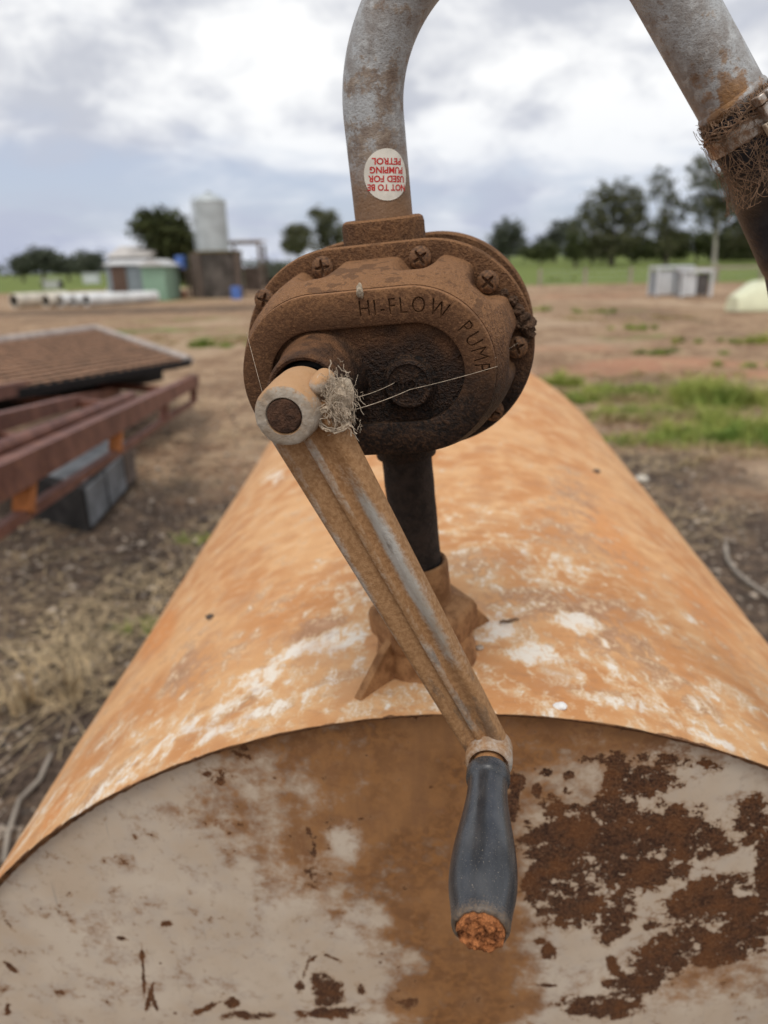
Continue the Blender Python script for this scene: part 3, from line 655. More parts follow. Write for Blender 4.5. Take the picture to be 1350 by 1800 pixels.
#==PUMP==
# ------------------------------------------------------------------ pump frame
PYAW, PEL, PRL = 0.174, 0.0871, 0.0718
b_ = np.array([math.sin(PYAW) * math.cos(PEL), math.cos(PYAW) * math.cos(PEL), math.sin(PEL)])
PX = np.cross(b_, [0, 0, 1]); PX /= np.linalg.norm(PX); PY = np.cross(PX, b_)
PX, PY = PX * math.cos(PRL) + PY * math.sin(PRL), PY * math.cos(PRL) - PX * math.sin(PRL)
PZ = -b_; PO = np.array([0.0048, 0.5858, -0.0637 + CAMH])
def pp(x, y, z): return PO + PX * x + PY * y + PZ * z
def to_pump(w): q = np.asarray(w) - PO; return np.array([q @ PX, q @ PY, q @ PZ])
ZP = -0.0448                                    # plane of the pipes
BASE = (0, -0.300, ZP)
pump = frame_empty('hand_pump', pp(*BASE), PX, PY, PZ, (-BASE[0], -BASE[1], -BASE[2]))
tag(pump, 'dusty brown rotary hand pump with crank and bent pipe on top of the fuel tank', 'pump')

# --- tank fitting the pump screws into (welded to the tank)
def to_tank(w): q = np.asarray(w) - TC; return Vector((q @ TS, q @ TA, q @ TU))
fa = to_tank(pp(0, -0.33, ZP)); fb = to_tank(pp(0, -0.20, ZP)); fdir = (fb - fa).normalized()
fx = fdir.cross(Vector((0, 1, 0))).normalized(); fy = fdir.cross(fx)
FM = Matrix((fx, -fy, fdir)).transposed()
# height of the tank surface along the pump axis
def axis_at(yl): return to_tank(pp(0, yl, ZP))
ysurf = -0.33
for k in range(400):
    q = axis_at(-0.25 - k * 0.0005)
    if math.hypot(q.x, q.z) < TR: ysurf = -0.25 - k * 0.0005; break
H0 = ysurf - 0.02
def fit_lathe(prof, n=56): 
    mb = MB(); c = axis_at(H0); mb.lathe([(r, y - H0) for r, y in prof], c, FM, n); return mb
o = fit_lathe([(0.049, ysurf - 0.02), (0.049, ysurf + 0.010), (0.047, ysurf + 0.016), (0.046, ysurf + 0.030)], 64).build('base_ring', 'fitting_dust', tank)
o = fit_lathe([(0.0455, ysurf + 0.026), (0.0520, ysurf + 0.030), (0.0530, ysurf + 0.036), (0.0530, ysurf + 0.052), (0.0500, ysurf + 0.058), (0.034, ysurf + 0.064)], 6); o = o.build('hex_reducer', 'fitting_dust', tank, False); bevel(o, 0.0012, 2, 20)
fit_lathe([(0.030, ysurf + 0.060), (0.0292, ysurf + 0.075), (0.0285, -0.210), (0.0280, -0.2065), (0.0262, -0.205), (0.0240, -0.206), (0.0235, -0.216)], 56).build('socket', 'fitting_dust', tank)
# gussets: thick triangular plates, one at each diagonal
for sx_, ax_ in ((-1, -1), (1, 1)):
    dr = Vector((sx_ * 0.70, ax_ * 0.715, 0)).normalized(); nr = Vector((-dr.y, dr.x, 0))
    c = axis_at(ysurf); pts = []
    def surfz(p): return math.sqrt(max(TR ** 2 - p.x ** 2, 0)) - 0.003
    for r_, top in ((0.030, 0.044), (0.050, 0.042), (0.060, 0.034), (0.092, 0.001)):
        for sgn in (-1, 1):
            p = c + dr * r_ + nr * (0.0045 * sgn); zz = surfz(p)
            pts.append(((p.x, p.y, zz), (p.x, p.y, zz + 0.004 + top)))
    rings = []
    for k in range(0, 8, 2):
        rings.append([pts[k][0], pts[k + 1][0], pts[k + 1][1], pts[k][1]])
    mb = MB(); mb.rings(rings, True, True, True); o = mb.build('gusset', 'fitting_dust', tank, False); bevel(o, 0.001, 2)

# --- profile helper: stadium outlines
NS = 264
def stad(a, r, n=NS):
    out = []
    per = 4 * 0.033 + 2 * math.pi * 0.07
    L1 = 2 * 0.033; L2 = math.pi * 0.07
    for k in range(n):
        s = (k + 0.5) / n * per
        if s < L1: out.append(((-a + 2 * a * s / L1, 0), (0, 1)))
        elif s < L1 + L2: q = math.pi / 2 - (s - L1) / 0.07; out.append(((a, 0), (math.cos(q), math.sin(q))))
        elif s < 2 * L1 + L2: q = (s - L1 - L2) / L1; out.append(((a - 2 * a * q, 0), (0, -1)))
        else: q = -math.pi / 2 - (s - 2 * L1 - L2) / 0.07; out.append(((-a, 0), (math.cos(q), math.sin(q))))
    rr = r if hasattr(r, '__len__') else [r] * n
    return [(c[0] + nn[0] * q, c[1] + nn[1] * q) for (c, nn), q in zip(out, rr)]
def loft(prof, n=NS):                        # [(z, a, r)]
    return [[(x, y, z) for x, y in reversed(stad(a, r, n))] for z, a, r in prof]
def wobble(pts_rings, amp, seed):
    return pts_rings
# rear cover and barrel
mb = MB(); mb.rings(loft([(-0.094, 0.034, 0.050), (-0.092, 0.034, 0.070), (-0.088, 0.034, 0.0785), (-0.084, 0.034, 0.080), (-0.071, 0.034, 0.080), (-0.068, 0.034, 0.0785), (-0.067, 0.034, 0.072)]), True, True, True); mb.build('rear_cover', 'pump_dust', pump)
mb = MB(); mb.rings(loft([(-0.068, 0.034, 0.0725), (-0.012, 0.034, 0.0725)])); mb.build('barrel', 'pump_oil_shade', pump)
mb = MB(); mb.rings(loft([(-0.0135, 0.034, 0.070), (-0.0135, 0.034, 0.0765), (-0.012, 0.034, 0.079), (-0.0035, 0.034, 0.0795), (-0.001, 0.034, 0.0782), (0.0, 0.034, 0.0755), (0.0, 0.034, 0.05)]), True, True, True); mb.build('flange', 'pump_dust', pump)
# screws round the flange
SCREW = [(-0.041, 0.0665), (0.033, 0.0665), (0.081, 0.0450), (0.1000, -0.0040), (0.0800, -0.0520), (0.036, -0.0680), (-0.036, -0.0680), (-0.081, -0.0480), (-0.1010, -0.0020), (-0.0900, 0.0470)]
# front cover: lofted skirt, hollowed where each screw head sits
base_pts = stad(0.034, 0.0665)
def dent(i):
    x, y = base_pts[i]; dm = min(math.hypot(x - sx_, y - sy_) for sx_, sy_ in SCREW)
    return math.exp(-(dm / 0.0125) ** 4)
DENT = [dent(i) for i in range(NS)]
prof = []
for z, r in [(-0.001, 0.0690), (0.004, 0.0687), (0.012, 0.0682), (0.020, 0.0677), (0.028, 0.0671), (0.036, 0.0664), (0.044, 0.0655), (0.052, 0.0643), (0.060, 0.0628), (0.067, 0.0610), (0.073, 0.0592), (0.078, 0.0576), (0.0805, 0.0566)]:
    f = 1 - min(max((z - 0.012) / 0.050, 0), 1); f = f * f * (3 - 2 * f)
    prof.append((z, 0.034 - 0.003 * max(z, 0) / 0.08, [r - DENT[i] * 0.0120 * f for i in range(NS)]))
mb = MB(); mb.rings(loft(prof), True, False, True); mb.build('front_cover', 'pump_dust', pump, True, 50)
# raised lettering band with cut letters
mb = MB(); mb.rings(loft([(0.078, 0.031, 0.0560), (0.0840, 0.031, 0.0560), (0.0855, 0.031, 0.0556), (0.0862, 0.031, 0.0545), (0.0862, 0.0335, 0.0340), (0.0855, 0.0335, 0.0330), (0.078, 0.0335, 0.0326)]), True, loop=True)
band = mb.build('lettering_band', 'pump_band', pump, True, 40)
def text_mesh(txt, size, extrude=0.0, offset=0.0, spacing=1.0):
    cu = bpy.data.curves.new('tx', 'FONT'); cu.body = txt; cu.size = size; cu.extrude = extrude; cu.offset = offset; cu.resolution_u = 3; cu.space_character = spacing
    ob = bpy.data.objects.new('tx', cu); COL.objects.link(ob)
    bpy.context.view_layer.update()
    dg = bpy.context.evaluated_depsgraph_get()
    m = bpy.data.meshes.new_from_object(ob.evaluated_get(dg)); 
    v = np.array([p.co[:] for p in m.vertices]); f = [tuple(p.vertices) for p in m.polygons]
    bpy.data.objects.remove(ob); bpy.data.curves.remove(cu); bpy.data.meshes.remove(m)
    return v, f
def path_at(s, r):                               # along the band: straight top then round the right end
    if s < 0.0335: return np.array([s, r]), np.array([1.0, 0.0])
    q = math.pi / 2 - (s - 0.0335) / 0.0445
    return np.array([0.0335 + r * math.cos(q), r * math.sin(q)]), np.array([math.sin(q), -math.cos(q)])
cut = bmesh.new(); s_pos = 0.0010
for ch in 'HI-FLOW PUMP':
    if ch == ' ': s_pos += 0.0095; continue
    v, f = text_mesh(ch, 0.0150, 0.0019, -0.00008)
    wd = v[:, 0].max() - v[:, 0].min(); v[:, 0] -= v[:, 0].min() + wd / 2
    kx = 0.80; v[:, 0] *= kx; wd *= kx
    mid = s_pos + wd / 2; P0, T0 = path_at(mid, 0.0395); N0 = np.array([-T0[1], T0[0]])
    bv = [cut.verts.new((P0[0] + T0[0] * a + N0[0] * b2, P0[1] + T0[1] * a + N0[1] * b2, 0.0862 + c2)) for a, b2, c2 in v]
    for q in f:
        try: cut.faces.new([bv[i] for i in q])
        except ValueError: pass
    s_pos += wd + 0.0030
bmesh.ops.remove_doubles(cut, verts=cut.verts, dist=1e-6)
bmesh.ops.recalc_face_normals(cut, faces=cut.faces)
cme = bpy.data.meshes.new('cut'); cut.to_mesh(cme); cut.free(); cob = bpy.data.objects.new('cut', cme); COL.objects.link(cob)
def apply_boolean(target, cutter):
    bmx = bmesh.new(); bmx.from_mesh(target.data); bmesh.ops.recalc_face_normals(bmx, faces=bmx.faces); bmx.to_mesh(target.data); bmx.free()
    bpy.context.view_layer.update()
    cutter.matrix_world = target.matrix_world.copy(); bpy.context.view_layer.update()
    md = target.modifiers.new('cut', 'BOOLEAN'); md.object = cutter; md.operation = 'DIFFERENCE'; md.solver = 'EXACT'; md.use_self = True; md.use_hole_tolerant = True
    dg = bpy.context.evaluated_depsgraph_get(); dg.update()
    nm = bpy.data.meshes.new_from_object(target.evaluated_get(dg)); target.modifiers.clear()
    old = target.data; target.data = nm; nm.name = old.name
    for p in nm.polygons: p.use_smooth = True
    nm.set_sharp_from_angle(angle=R_(35))
apply_boolean(band, cob); bpy.data.objects.remove(cob); bpy.data.meshes.remove(cme)
# recessed face, oil plug, shaft boss
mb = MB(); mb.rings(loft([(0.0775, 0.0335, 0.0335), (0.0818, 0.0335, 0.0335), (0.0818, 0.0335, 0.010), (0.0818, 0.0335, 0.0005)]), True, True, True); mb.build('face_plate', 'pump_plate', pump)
OP = (0.0290, -0.0060)
mb = MB(); mb.lathe([(0.0185, 0.0805), (0.0182, 0.0836), (0.0166, 0.0845), (0.0163, 0.0900), (0.0154, 0.0912), (0.0138, 0.0914), (0.0132, 0.0902), (0.002, 0.0902)], (OP[0], OP[1], 0), None, 56); plug = mb.build('oil_plug', 'pump_oil_shade', pump, True, 30)
v, f = text_mesh('OIL', 0.0105, 0.0012, 0.0); v[:, 0] -= v[:, 0].mean(); v[:, 1] -= 0.0035
a = R_(180 + 4); ca, sa_ = math.cos(a), math.sin(a)
mb = MB(); mb.add([(OP[0] + x * ca - y * sa_, OP[1] + x * sa_ + y * ca, 0.0904 + z) for x, y, z in v], f); o = mb.build('raised_letters', 'pump_oil_shade', plug, False); o.location = (0, 0, 0)
HB = (-0.0315, 0.0)
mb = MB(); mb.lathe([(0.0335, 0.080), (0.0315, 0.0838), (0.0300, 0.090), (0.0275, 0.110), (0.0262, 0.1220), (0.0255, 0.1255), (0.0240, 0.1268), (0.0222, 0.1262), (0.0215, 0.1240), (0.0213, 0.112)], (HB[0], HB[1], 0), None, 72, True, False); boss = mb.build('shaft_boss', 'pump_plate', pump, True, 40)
mb = MB(); mb.lathe([(0.0214, 0.114), (0.0195, 0.1175), (0.0170, 0.1185), (0.0165, 0.1215), (0.0120, 0.1220)], (HB[0], HB[1], 0), None, 56); o = mb.build('shaft_seal', 'bore_black', boss); o.location = (0, 0, 0)
mb = MB(); mb.lathe([(0.0105, 0.118), (0.0105, 0.140)], (HB[0], HB[1], 0), None, 32); mb.build('shaft', 'bolt_rust', pump)

# screws: domed heads with a cross slot
def screw_mesh():
    mb = MB(); nr, na = 22, 72; R0 = 0.0082; rings = []
    for i in range(nr + 1):
        r = R0 * i / nr; ring = []
        for k in range(na):
            a = 2 * math.pi * k / na; x, y = r * math.cos(a), r * math.sin(a)
            z = 0.0062 - 0.0022 * (r / R0) ** 2.2
            cr = min(abs(x), abs(y)); ln = max(abs(x), abs(y))
            if ln < 0.0062: z -= 0.0036 * float(1 - sstep(np.array(cr), 0.0005, 0.0006 + 0.0012 * (1 - ln / 0.0062))) * float(1 - sstep(np.array(ln), 0.0036, 0.0062))
            ring.append((x, y, z))
        rings.append(ring)
    rings.append([(R0 * math.cos(2 * math.pi * k / na), R0 * math.sin(2 * math.pi * k / na), -0.001) for k in range(na)])
    rings[0] = [(1e-5 * math.cos(2 * math.pi * k / na), 1e-5 * math.sin(2 * math.pi * k / na), 0.0028) for k in range(na)]
    mb.rings(rings, True, False, False)
    o = mb.build('screw', 'screw_metal', pump, True, 60); return o
s0 = screw_mesh(); sh = SHIFT['shift'][pump.name]
for i, (x, y) in enumerate(SCREW):
    o = s0 if i == 0 else s0.copy()
    if i: COL.objects.link(o)
    o.location = (sh[0] + x, sh[1] + y, sh[2] - 0.0002); o.rotation_euler = (0, 0, [0.1, 0.55, 0.75, 0.3, 1.1, .2, .9, .4, .7, 1.2][i])

# collars and pipes
YM = Matrix(((1, 0, 0), (0, 0, 1), (0, -1, 0)))           # lathe Z -> pump Y
mb = MB(); mb.lathe([(0.0325, 0.060), (0.0325, 0.0905), (0.0315, 0.0940), (0.0290, 0.0955), (0.0235, 0.0955), (0.0226, 0.0935)], (0, 0, ZP), YM, 72); mb.build('outlet_collar', 'pump_dust', pump)
mb = MB(); mb.lathe([(0.0330, -0.060), (0.0330, -0.0870), (0.0315, -0.0900), (0.0275, -0.0910), (0.0262, -0.1000), (0.0220, -0.1010)], (0, 0, ZP), YM, 56); mb.build('inlet_collar', 'pump_oil_shade', pump)
mb = MB(); mb.tube([(0, -0.085 - 0.014 * k, ZP) for k in range(12)], lambda u: 0.0222 - 0.0002 * math.sin(u * 40), 40); mb.build('standpipe', 'standpipe_dark', pump)
Rb = 0.110; path = [(0.0012, 0.080 + k * 0.0106, ZP) for k in range(9)]
for k in range(1, 57):
    a = R_(149 * k / 56); path.append((0.0012 + Rb * (1 - math.cos(a)), 0.1648 + Rb * math.sin(a), ZP))
e = Vector(path[-1]); dv = Vector((math.cos(R_(90 - 149)), math.sin(R_(90 - 149)), 0)); dv = Vector((0.515, -0.857, 0)).normalized()
Lleg = 0.0
endp = Vector((0.2497 + 0.006 * 0.515, 0.1486 - 0.006 * 0.857, ZP)); nleg = 10
for k in range(1, nleg + 1): path.append(tuple(e.lerp(endp, k / nleg)))
mb = MB(); mb.tube(path, 0.0226, 56); dp = mb.build('discharge_pipe', 'galvanised', pump, True, 60)
pd = (endp - e).normalized(); PTp = endp
# bead lip on the end of the pipe
ref = Vector((0, 0, 1)); px1 = pd.cross(ref).normalized(); py1 = pd.cross(px1)
LM = Matrix((px1, py1, pd)).transposed()
def legw(prof, n=56, jit=None): mb = MB(); mb.lathe(prof, endp, LM, n, jit=jit); return mb
o = legw([(0.0224, -0.004), (0.0238, -0.002), (0.0242, 0.001), (0.0232, 0.004), (0.020, 0.0055)]).build('pipe_lip', 'galvanised', dp); o.location = (0, 0, 0)

# ------------------------------------------------------------------ crank
ARM_END = Vector((0.0712, -0.2572)); hub2 = Vector(HB); ad = (ARM_END - hub2).normalized(); ax2 = Vector((-ad.y, ad.x)) ; AL = (ARM_END - hub2).length
NSEG = 44
def cross(u):                                            # half width and section of the arm at u along it
    wd = 0.0235 + (0.0150 - 0.0235) * u
    th_ = 0.0095 + (0.0075 - 0.0095) * u
    r = []
    for x_, z_ in [(-1.00, -0.9), (-1.0, -0.35), (-0.985, 0.10), (-0.94, 0.36), (-0.86, 0.50), (-0.76, 0.54), (-0.62, 0.50), (-0.40, 0.40), (-0.26, 0.34), (-0.175, 0.34), (-0.145, 0.42), (-0.12, 0.60), (-0.07, 0.66),
                   (0.07, 0.66), (0.12, 0.60), (0.145, 0.40), (0.175, 0.30), (0.26, 0.28), (0.38, 0.34), (0.50, 0.47), (0.60, 0.60), (0.70, 0.64), (0.80, 0.60), (0.89, 0.46), (0.955, 0.20), (0.985, -0.10), (1.0, -0.45), (1.0, -0.9), (0.5, -0.9), (-0.5, -0.9)]:
        r.append((x_ * wd, z_ * th_))
    return r
rings = []
for i in range(NSEG + 1):
    u = i / NSEG; y = 0.004 + u * (AL - 0.004)
    rings.append([(-x_, y, z_) for x_, z_ in cross(u)])
# arm frame: x across (to image right), y along, z outwards
X3 = Vector((ad.y, -ad.x, 0))
AMx = Matrix((X3, Vector((ad.x, ad.y, 0)), Vector((0, 0, 1)))).transposed().to_4x4()
mb = MB(); mb.rings(rings, True, True, True)
arm = mb.build('crank_arm', 'arm_alloy', pump, True, 32)
ARMZ = 0.1545
AML = Matrix.Translation(Vector((sh[0] + hub2.x, sh[1] + hub2.y, sh[2] + ARMZ))) @ AMx
arm.location = AML.to_translation(); arm.rotation_euler = AML.to_euler()
def in_arm(o): # sub-part given in the pump frame, parented to the arm
    o.parent = arm; L = AML.inverted() @ Matrix.Translation(sh); o.location = L.to_translation(); o.rotation_euler = L.to_euler(); return o
def hubjit(p, r, h, a):
    q = vnoise(np.array([a * 6.0]), np.array([h * 300]), 8)[0] - 0.5
    return Vector((p[0] * (1 + 0.012 * q), p[1] * (1 + 0.012 * q), p[2] + 0.0006 * q))
mb = MB(); mb.lathe([(0.0190, 0.1290), (0.0196, 0.1310), (0.0196, 0.1480), (0.0188, 0.1640), (0.0184, 0.1705), (0.0176, 0.1732), (0.0160, 0.1742), (0.0112, 0.1742), (0.0106, 0.1735), (0.0104, 0.170)], (HB[0], HB[1], 0), None, 72, jit=hubjit)
hub = in_arm(mb.build('hub', 'hub_alloy', None, True, 40))
mb = MB(); mb.lathe([(0.0101, 0.165), (0.0101, 0.1741), (0.0094, 0.1749), (0.0060, 0.1753), (0.0005, 0.1752)], (HB[0], HB[1], 0), None, 48); in_arm(mb.build('shaft_end', 'bolt_rust', None, True, 30))
# key lug on the hub
mb = MB(); mb.lathe([(0.0005, 0.1630), (0.0030, 0.1622), (0.0052, 0.1590), (0.0062, 0.1530), (0.0066, 0.1400)][::-1], (HB[0] + 0.0180, HB[1] + 0.0125, 0), None, 24); in_arm(mb.build('key_lug', 'hub_alloy', None, True, 60))
# end boss carrying the grip
gx_, gy_ = ARM_END
mb = MB(); mb.lathe([(0.0120, 0.1440), (0.0155, 0.1460), (0.0163, 0.1500), (0.0165, 0.1600), (0.0162, 0.1650), (0.0152, 0.1675), (0.0138, 0.1680), (0.0126, 0.1668), (0.0120, 0.1640)], (gx_, gy_, 0), None, 56); in_arm(mb.build('grip_boss', 'arm_alloy', None, True, 50))
mb = MB(); mb.lathe([(0.0108, 0.160), (0.0108, 0.178)], (gx_, gy_, 0), None, 32); in_arm(mb.build('grip_pin', 'fitting_dust', None))
gp = [(0.0095, 0.1730), (0.0136, 0.1733), (0.0145, 0.1742), (0.0148, 0.1760), (0.0148, 0.1815), (0.0143, 0.1832), (0.0134, 0.1842), (0.0131, 0.1860)]
for k in range(1, 31):
    u = k / 30; z = 0.186 + u * 0.1040
    r = 0.0131 + 0.0066 * float(sstep(np.array(u), 0.02, 0.70)) - 0.0036 * float(sstep(np.array(u), 0.70, 1.0)) ** 1.4
    gp.append((r, z))
gp += [(0.0156, 0.2915), (0.0146, 0.2925), (0.0136, 0.2925), (0.0128, 0.2900), (0.0120, 0.284)]
def gripjit(p, r, h, a):
    q = 0
    if h > 0.288: q = (vnoise(np.array([a * 5.0]), np.array([h * 200]), 21)[0] - 0.5) * 0.0022
    return Vector((p[0], p[1], p[2] + q))
mb = MB(); mb.lathe(gp, (gx_, gy_, 0), None, 72, jit=gripjit); grip = in_arm(mb.build('grip', 'grip_paint', None, True, 40))
# broken wooden core showing at the end of the grip
mb = MB(); rings = []
for i in range(15):
    r = 0.0131 * (1 - i / 14) + 1e-5; ring = []
    for k in range(48):
        a = 2 * math.pi * k / 48; x_, y_ = r * math.cos(a), r * math.sin(a)
        nz = fbm(np.array([x_ * 230 + 9]), np.array([y_ * 330 + 4]), 31, 4, 0.6)[0]
        hole = 0.006 * math.exp(-(((x_ + 0.0055) / 0.003) ** 2 + ((y_ + 0.001) / 0.0022) ** 2)) + 0.004 * math.exp(-(((x_ - 0.002) / 0.004) ** 2 + ((y_ + 0.008) / 0.0018) ** 2))
        ring.append((gx_ + x_, gy_ + y_, 0.2940 + (nz - 0.4) * 0.010 - hole + 0.002 * (1 - (r / 0.0131) ** 4)))
    rings.append(ring)
mb.rings([[(gx_ + 0.0131 * math.cos(2 * math.pi * k / 48), gy_ + 0.0131 * math.sin(2 * math.pi * k / 48), 0.280) for k in range(48)]] + rings, True)
in_arm(mb.build('broken_core', 'broken_wood', None, True, 70))

# ------------------------------------------------------------------ warning sticker wrapped on the pipe
SA0, SY0, SR = R_(24), 0.1250, 0.0176                    # angle round the pipe from +Z (viewer), height, radius of disc
def wrap(u, v, lift): 
    a = SA0 + u / 0.0226; r = 0.0226 + lift
    return (0.0012 + r * math.sin(a), SY0 + v, ZP + r * math.cos(a))
mb = MB(); rings = []
for i in range(13):
    r = SR * i / 12 + 1e-5
    rings.append([wrap(r * math.cos(2 * math.pi * k / 56), r * math.sin(2 * math.pi * k / 56), 0.00045) for k in range(56)])
rings.append([wrap(SR * math.cos(2 * math.pi * k / 56), SR * math.sin(2 * math.pi * k / 56), -0.0002) for k in range(56)])
mb.rings(rings, True); stk = mb.build('warning_sticker', 'sticker_white', pump, True, 60); stk['label'] = 'round white warning sticker with upside down red capitals'
tilt = R_(180 - 6)
mb = MB()
for row, (txt, wdt) in enumerate([('NOT TO BE', 0.0300), ('USED FOR', 0.0285), ('PUMPING', 0.0260), ('PETROL', 0.0228)]):
    v, f = text_mesh(txt, 0.0061, 0.0, 0.00018)
    x0, x1 = v[:, 0].min(), v[:, 0].max(); k = wdt / (x1 - x0); v[:, 0] = (v[:, 0] - (x0 + x1) / 2) * k
    v[:, 1] = v[:, 1] + 0.0056 - row * 0.0059
    ca, sa_ = math.cos(tilt), math.sin(tilt)
    mb.add([wrap(x * ca - y * sa_, x * sa_ + y * ca - 0.0010, 0.00062) for x, y, z in v], f)
o = mb.build('sticker_lettering', 'sticker_red', stk, False); o.location = (0, 0, 0)

# ------------------------------------------------------------------ hose and clamp
hp = [endp + pd * k for k in (0.005, 0.014, 0.024, 0.036)]
ctrl = [Vector(tuple(hp[-2])), Vector(tuple(hp[-1]))] + [Vector(tuple(to_pump(q))) for q in (at(1353, 345, 0.553), at(1392, 440, 0.566), at(1414, 520, 0.580), np.array([0.400, 0.535, 1.36]), np.array([0.445, 0.530, 1.15]), np.array([0.475, 0.525, 0.85]), np.array([0.52, 0.51, 0.45]), np.array([0.62, 0.47, 0.12]), np.array([0.85, 0.40, 0.035]), np.array([1.25, 0.45, 0.03]), np.array([1.6, 0.7, 0.03]))]
def crom(p0, p1, p2, p3, u): return 0.5 * ((2 * p1) + (p2 - p0) * u + (2 * p0 - 5 * p1 + 4 * p2 - p3) * u * u + (3 * p1 - p0 - 3 * p2 + p3) * u ** 3)
for i in range(1, len(ctrl) - 2):
    for k in range(1, 9): hp.append(crom(ctrl[i - 1], ctrl[i], ctrl[i + 1], ctrl[i + 2], k / 8))
hose = frame_empty('fuel_hose', pp(*hp[0]), PX, PY, PZ, (-hp[0][0], -hp[0][1], -hp[0][2]))
tag(hose, 'black rubber hose clamped to the end of the bent pipe', 'hose')
mb = MB(); mb.tube([tuple(p) for p in hp], lambda u: 0.0258 - 0.0012 * min(1, u * 14), 44); mb.build('hose_tube', 'hose_rubber', hose, True, 60)
cl_ = legw([(0.0262, 0.012), (0.0270, 0.0125), (0.0270, 0.0245), (0.0262, 0.025)], 64).build('clamp_band', 'clamp_steel', hose, True, 30)
# worm housing with perforated strap end, on the viewer's right side of the hose
def leg(a, r, h):                                     # angle from viewer, radius, along
    return endp + px1 * 0 + (LM @ Vector((0, 0, 1))) * h + Vector((0, 0, 1)) * (r * math.cos(a)) + px1 * (r * math.sin(a) * (1 if px1.x > 0 else -1))
def cbox(name, m, a0, a1, r0, r1, h0, h1, parent, n=6):
    mb = MB(); rings = []
    for k in range(n + 1):
        a = a0 + (a1 - a0) * k / n
        rings.append([leg(a, r0, h0), leg(a, r1, h0), leg(a, r1, h1), leg(a, r0, h1)])
    mb.rings(rings, True, True, True); o = mb.build(name, m, hose, True, 30); bevel(o, 0.0006, 2); 
    if parent is not None: o.parent = parent; o.location = (0, 0, 0)
    return o
cbox('worm_housing', 'clamp_steel', R_(8), R_(75), 0.0268, 0.0365, 0.010, 0.021, cl_)
for k in range(7): cbox('strap_tooth', 'clamp_steel', R_(6 + 10 * k), R_(13.5 + 10 * k), 0.0268, 0.0395, 0.0035, 0.0095, cl_, 3)
cbox('housing_flap', 'seed_husk', R_(2), R_(70), 0.0300, 0.0372, 0.021, 0.031, cl_)

#==WEBS==
# ------------------------------------------------------------------ cobwebs and dirt on the pump
def strand(mb, p0, p1, sag, rad, n=8, jig=0.0):
    p0, p1 = Vector(p0), Vector(p1); pts = []
    for k in range(n + 1):
        u = k / n; p = p0.lerp(p1, u); p.y -= sag * 4 * u * (1 - u)
        if 0 < k < n and jig: p += Vector((random.gauss(0, jig), random.gauss(0, jig), random.gauss(0, jig)))
        pts.append(p)
    mb.tube(pts, rad, 4, False)
def lump(c, r, seed, n=14, amp=0.55, sq=(1, 1, 1)):
    mb = MB(); rings = []; av = np.pi * np.arange(n * 2) / n
    for i in range(n + 1):
        ph = math.pi * i / n; dx, dy, dz = math.sin(ph) * np.cos(av), math.sin(ph) * np.sin(av), math.cos(ph)
        q = fbm(dx * 2.2 + dz * 1.7 + seed * 3.1 + 20, dy * 2.2 - dz * 1.3 + seed + 20, seed, 4, 0.6)
        rr = r * (1 + amp * (q - 0.5) * 2)
        rings.append(np.stack([c[0] + dx * rr * sq[0], c[1] + dy * rr * sq[1], c[2] + dz * rr * sq[2]], 1).tolist())
    mb.rings(rings, True); return mb
NC = Vector((-0.0020, 0.0060, 0.158))                 # middle of the nest (pump frame)
web = frame_empty('cobweb_nest', pp(*NC), PX, PY, PZ, (-NC[0], -NC[1], -NC[2]))
tag(web, 'matted pale cobweb nest caught between crank hub and pump face', 'cobweb')
mb = MB()
for k in range(520):
    c = NC + Vector((random.gauss(0, 0.0042), random.gauss(-0.004, 0.0070), random.gauss(0, 0.004)))
    dvec = Vector((random.gauss(0, 0.5), random.gauss(0, 1), random.gauss(0, 0.5))).normalized() * random.uniform(0.002, 0.006)
    strand(mb, c - dvec, c + dvec, random.uniform(-0.003, 0.003), random.uniform(0.00009, 0.00024), 6, 0.0004)
for k in range(8):
    a = random.uniform(0, 6.28); p0 = NC + Vector((random.gauss(0, 0.004), random.gauss(-0.004, 0.006), 0.004)); p1 = p0 + Vector((math.cos(a) * 0.013, math.sin(a) * 0.016, random.uniform(-0.006, 0.004)))
    strand(mb, p0, p1, random.uniform(-0.002, 0.003), 0.00035, 6, 0.0006)
# lower funnel ring of silk
for q in range(5):
    pts = []
    for k in range(25):
        a = 2 * math.pi * k / 24; pts.append(Vector((NC.x - 0.0035 + (0.0085 + 0.0006 * q) * math.cos(a), NC.y - 0.0125 + (0.0060 + 0.0005 * q) * math.sin(a), NC.z + 0.004 + random.gauss(0, 0.0012))))
    mb.tube(pts, 0.0005, 4, False)
mb.build('silk', 'cobweb', web, True, 60)['kind'] = 'stuff'
l = lump(NC + Vector((0.0, -0.004, -0.001)), 0.0085, 303, 16, 0.5, (0.75, 1.25, 0.6)); l.build('felted_silk', 'cobweb', web, True, 80)
mb = MB()                                             # dried husk standing up out of the nest
def huskjit(p, r, h, a):
    q = fbm(np.array([a * 2.0 + 3]), np.array([h * 260]), 44, 4)[0] - 0.5
    return Vector((p[0] * (1 + 0.5 * q) * 0.85, p[1] * (1 + 0.5 * q) * 0.6, p[2]))
HM = Matrix.Rotation(R_(-14), 3, 'Z') @ YM
mb.lathe([(0.002, -0.008), (0.0062, -0.004), (0.0072, 0.002), (0.0066, 0.006), (0.0052, 0.0095), (0.0034, 0.0120), (0.0008, 0.0130)], tuple(NC + Vector((0.002, -0.0030, -0.003))), HM, 28, jit=huskjit); mb.build('husk', 'seed_husk', web, True, 50)
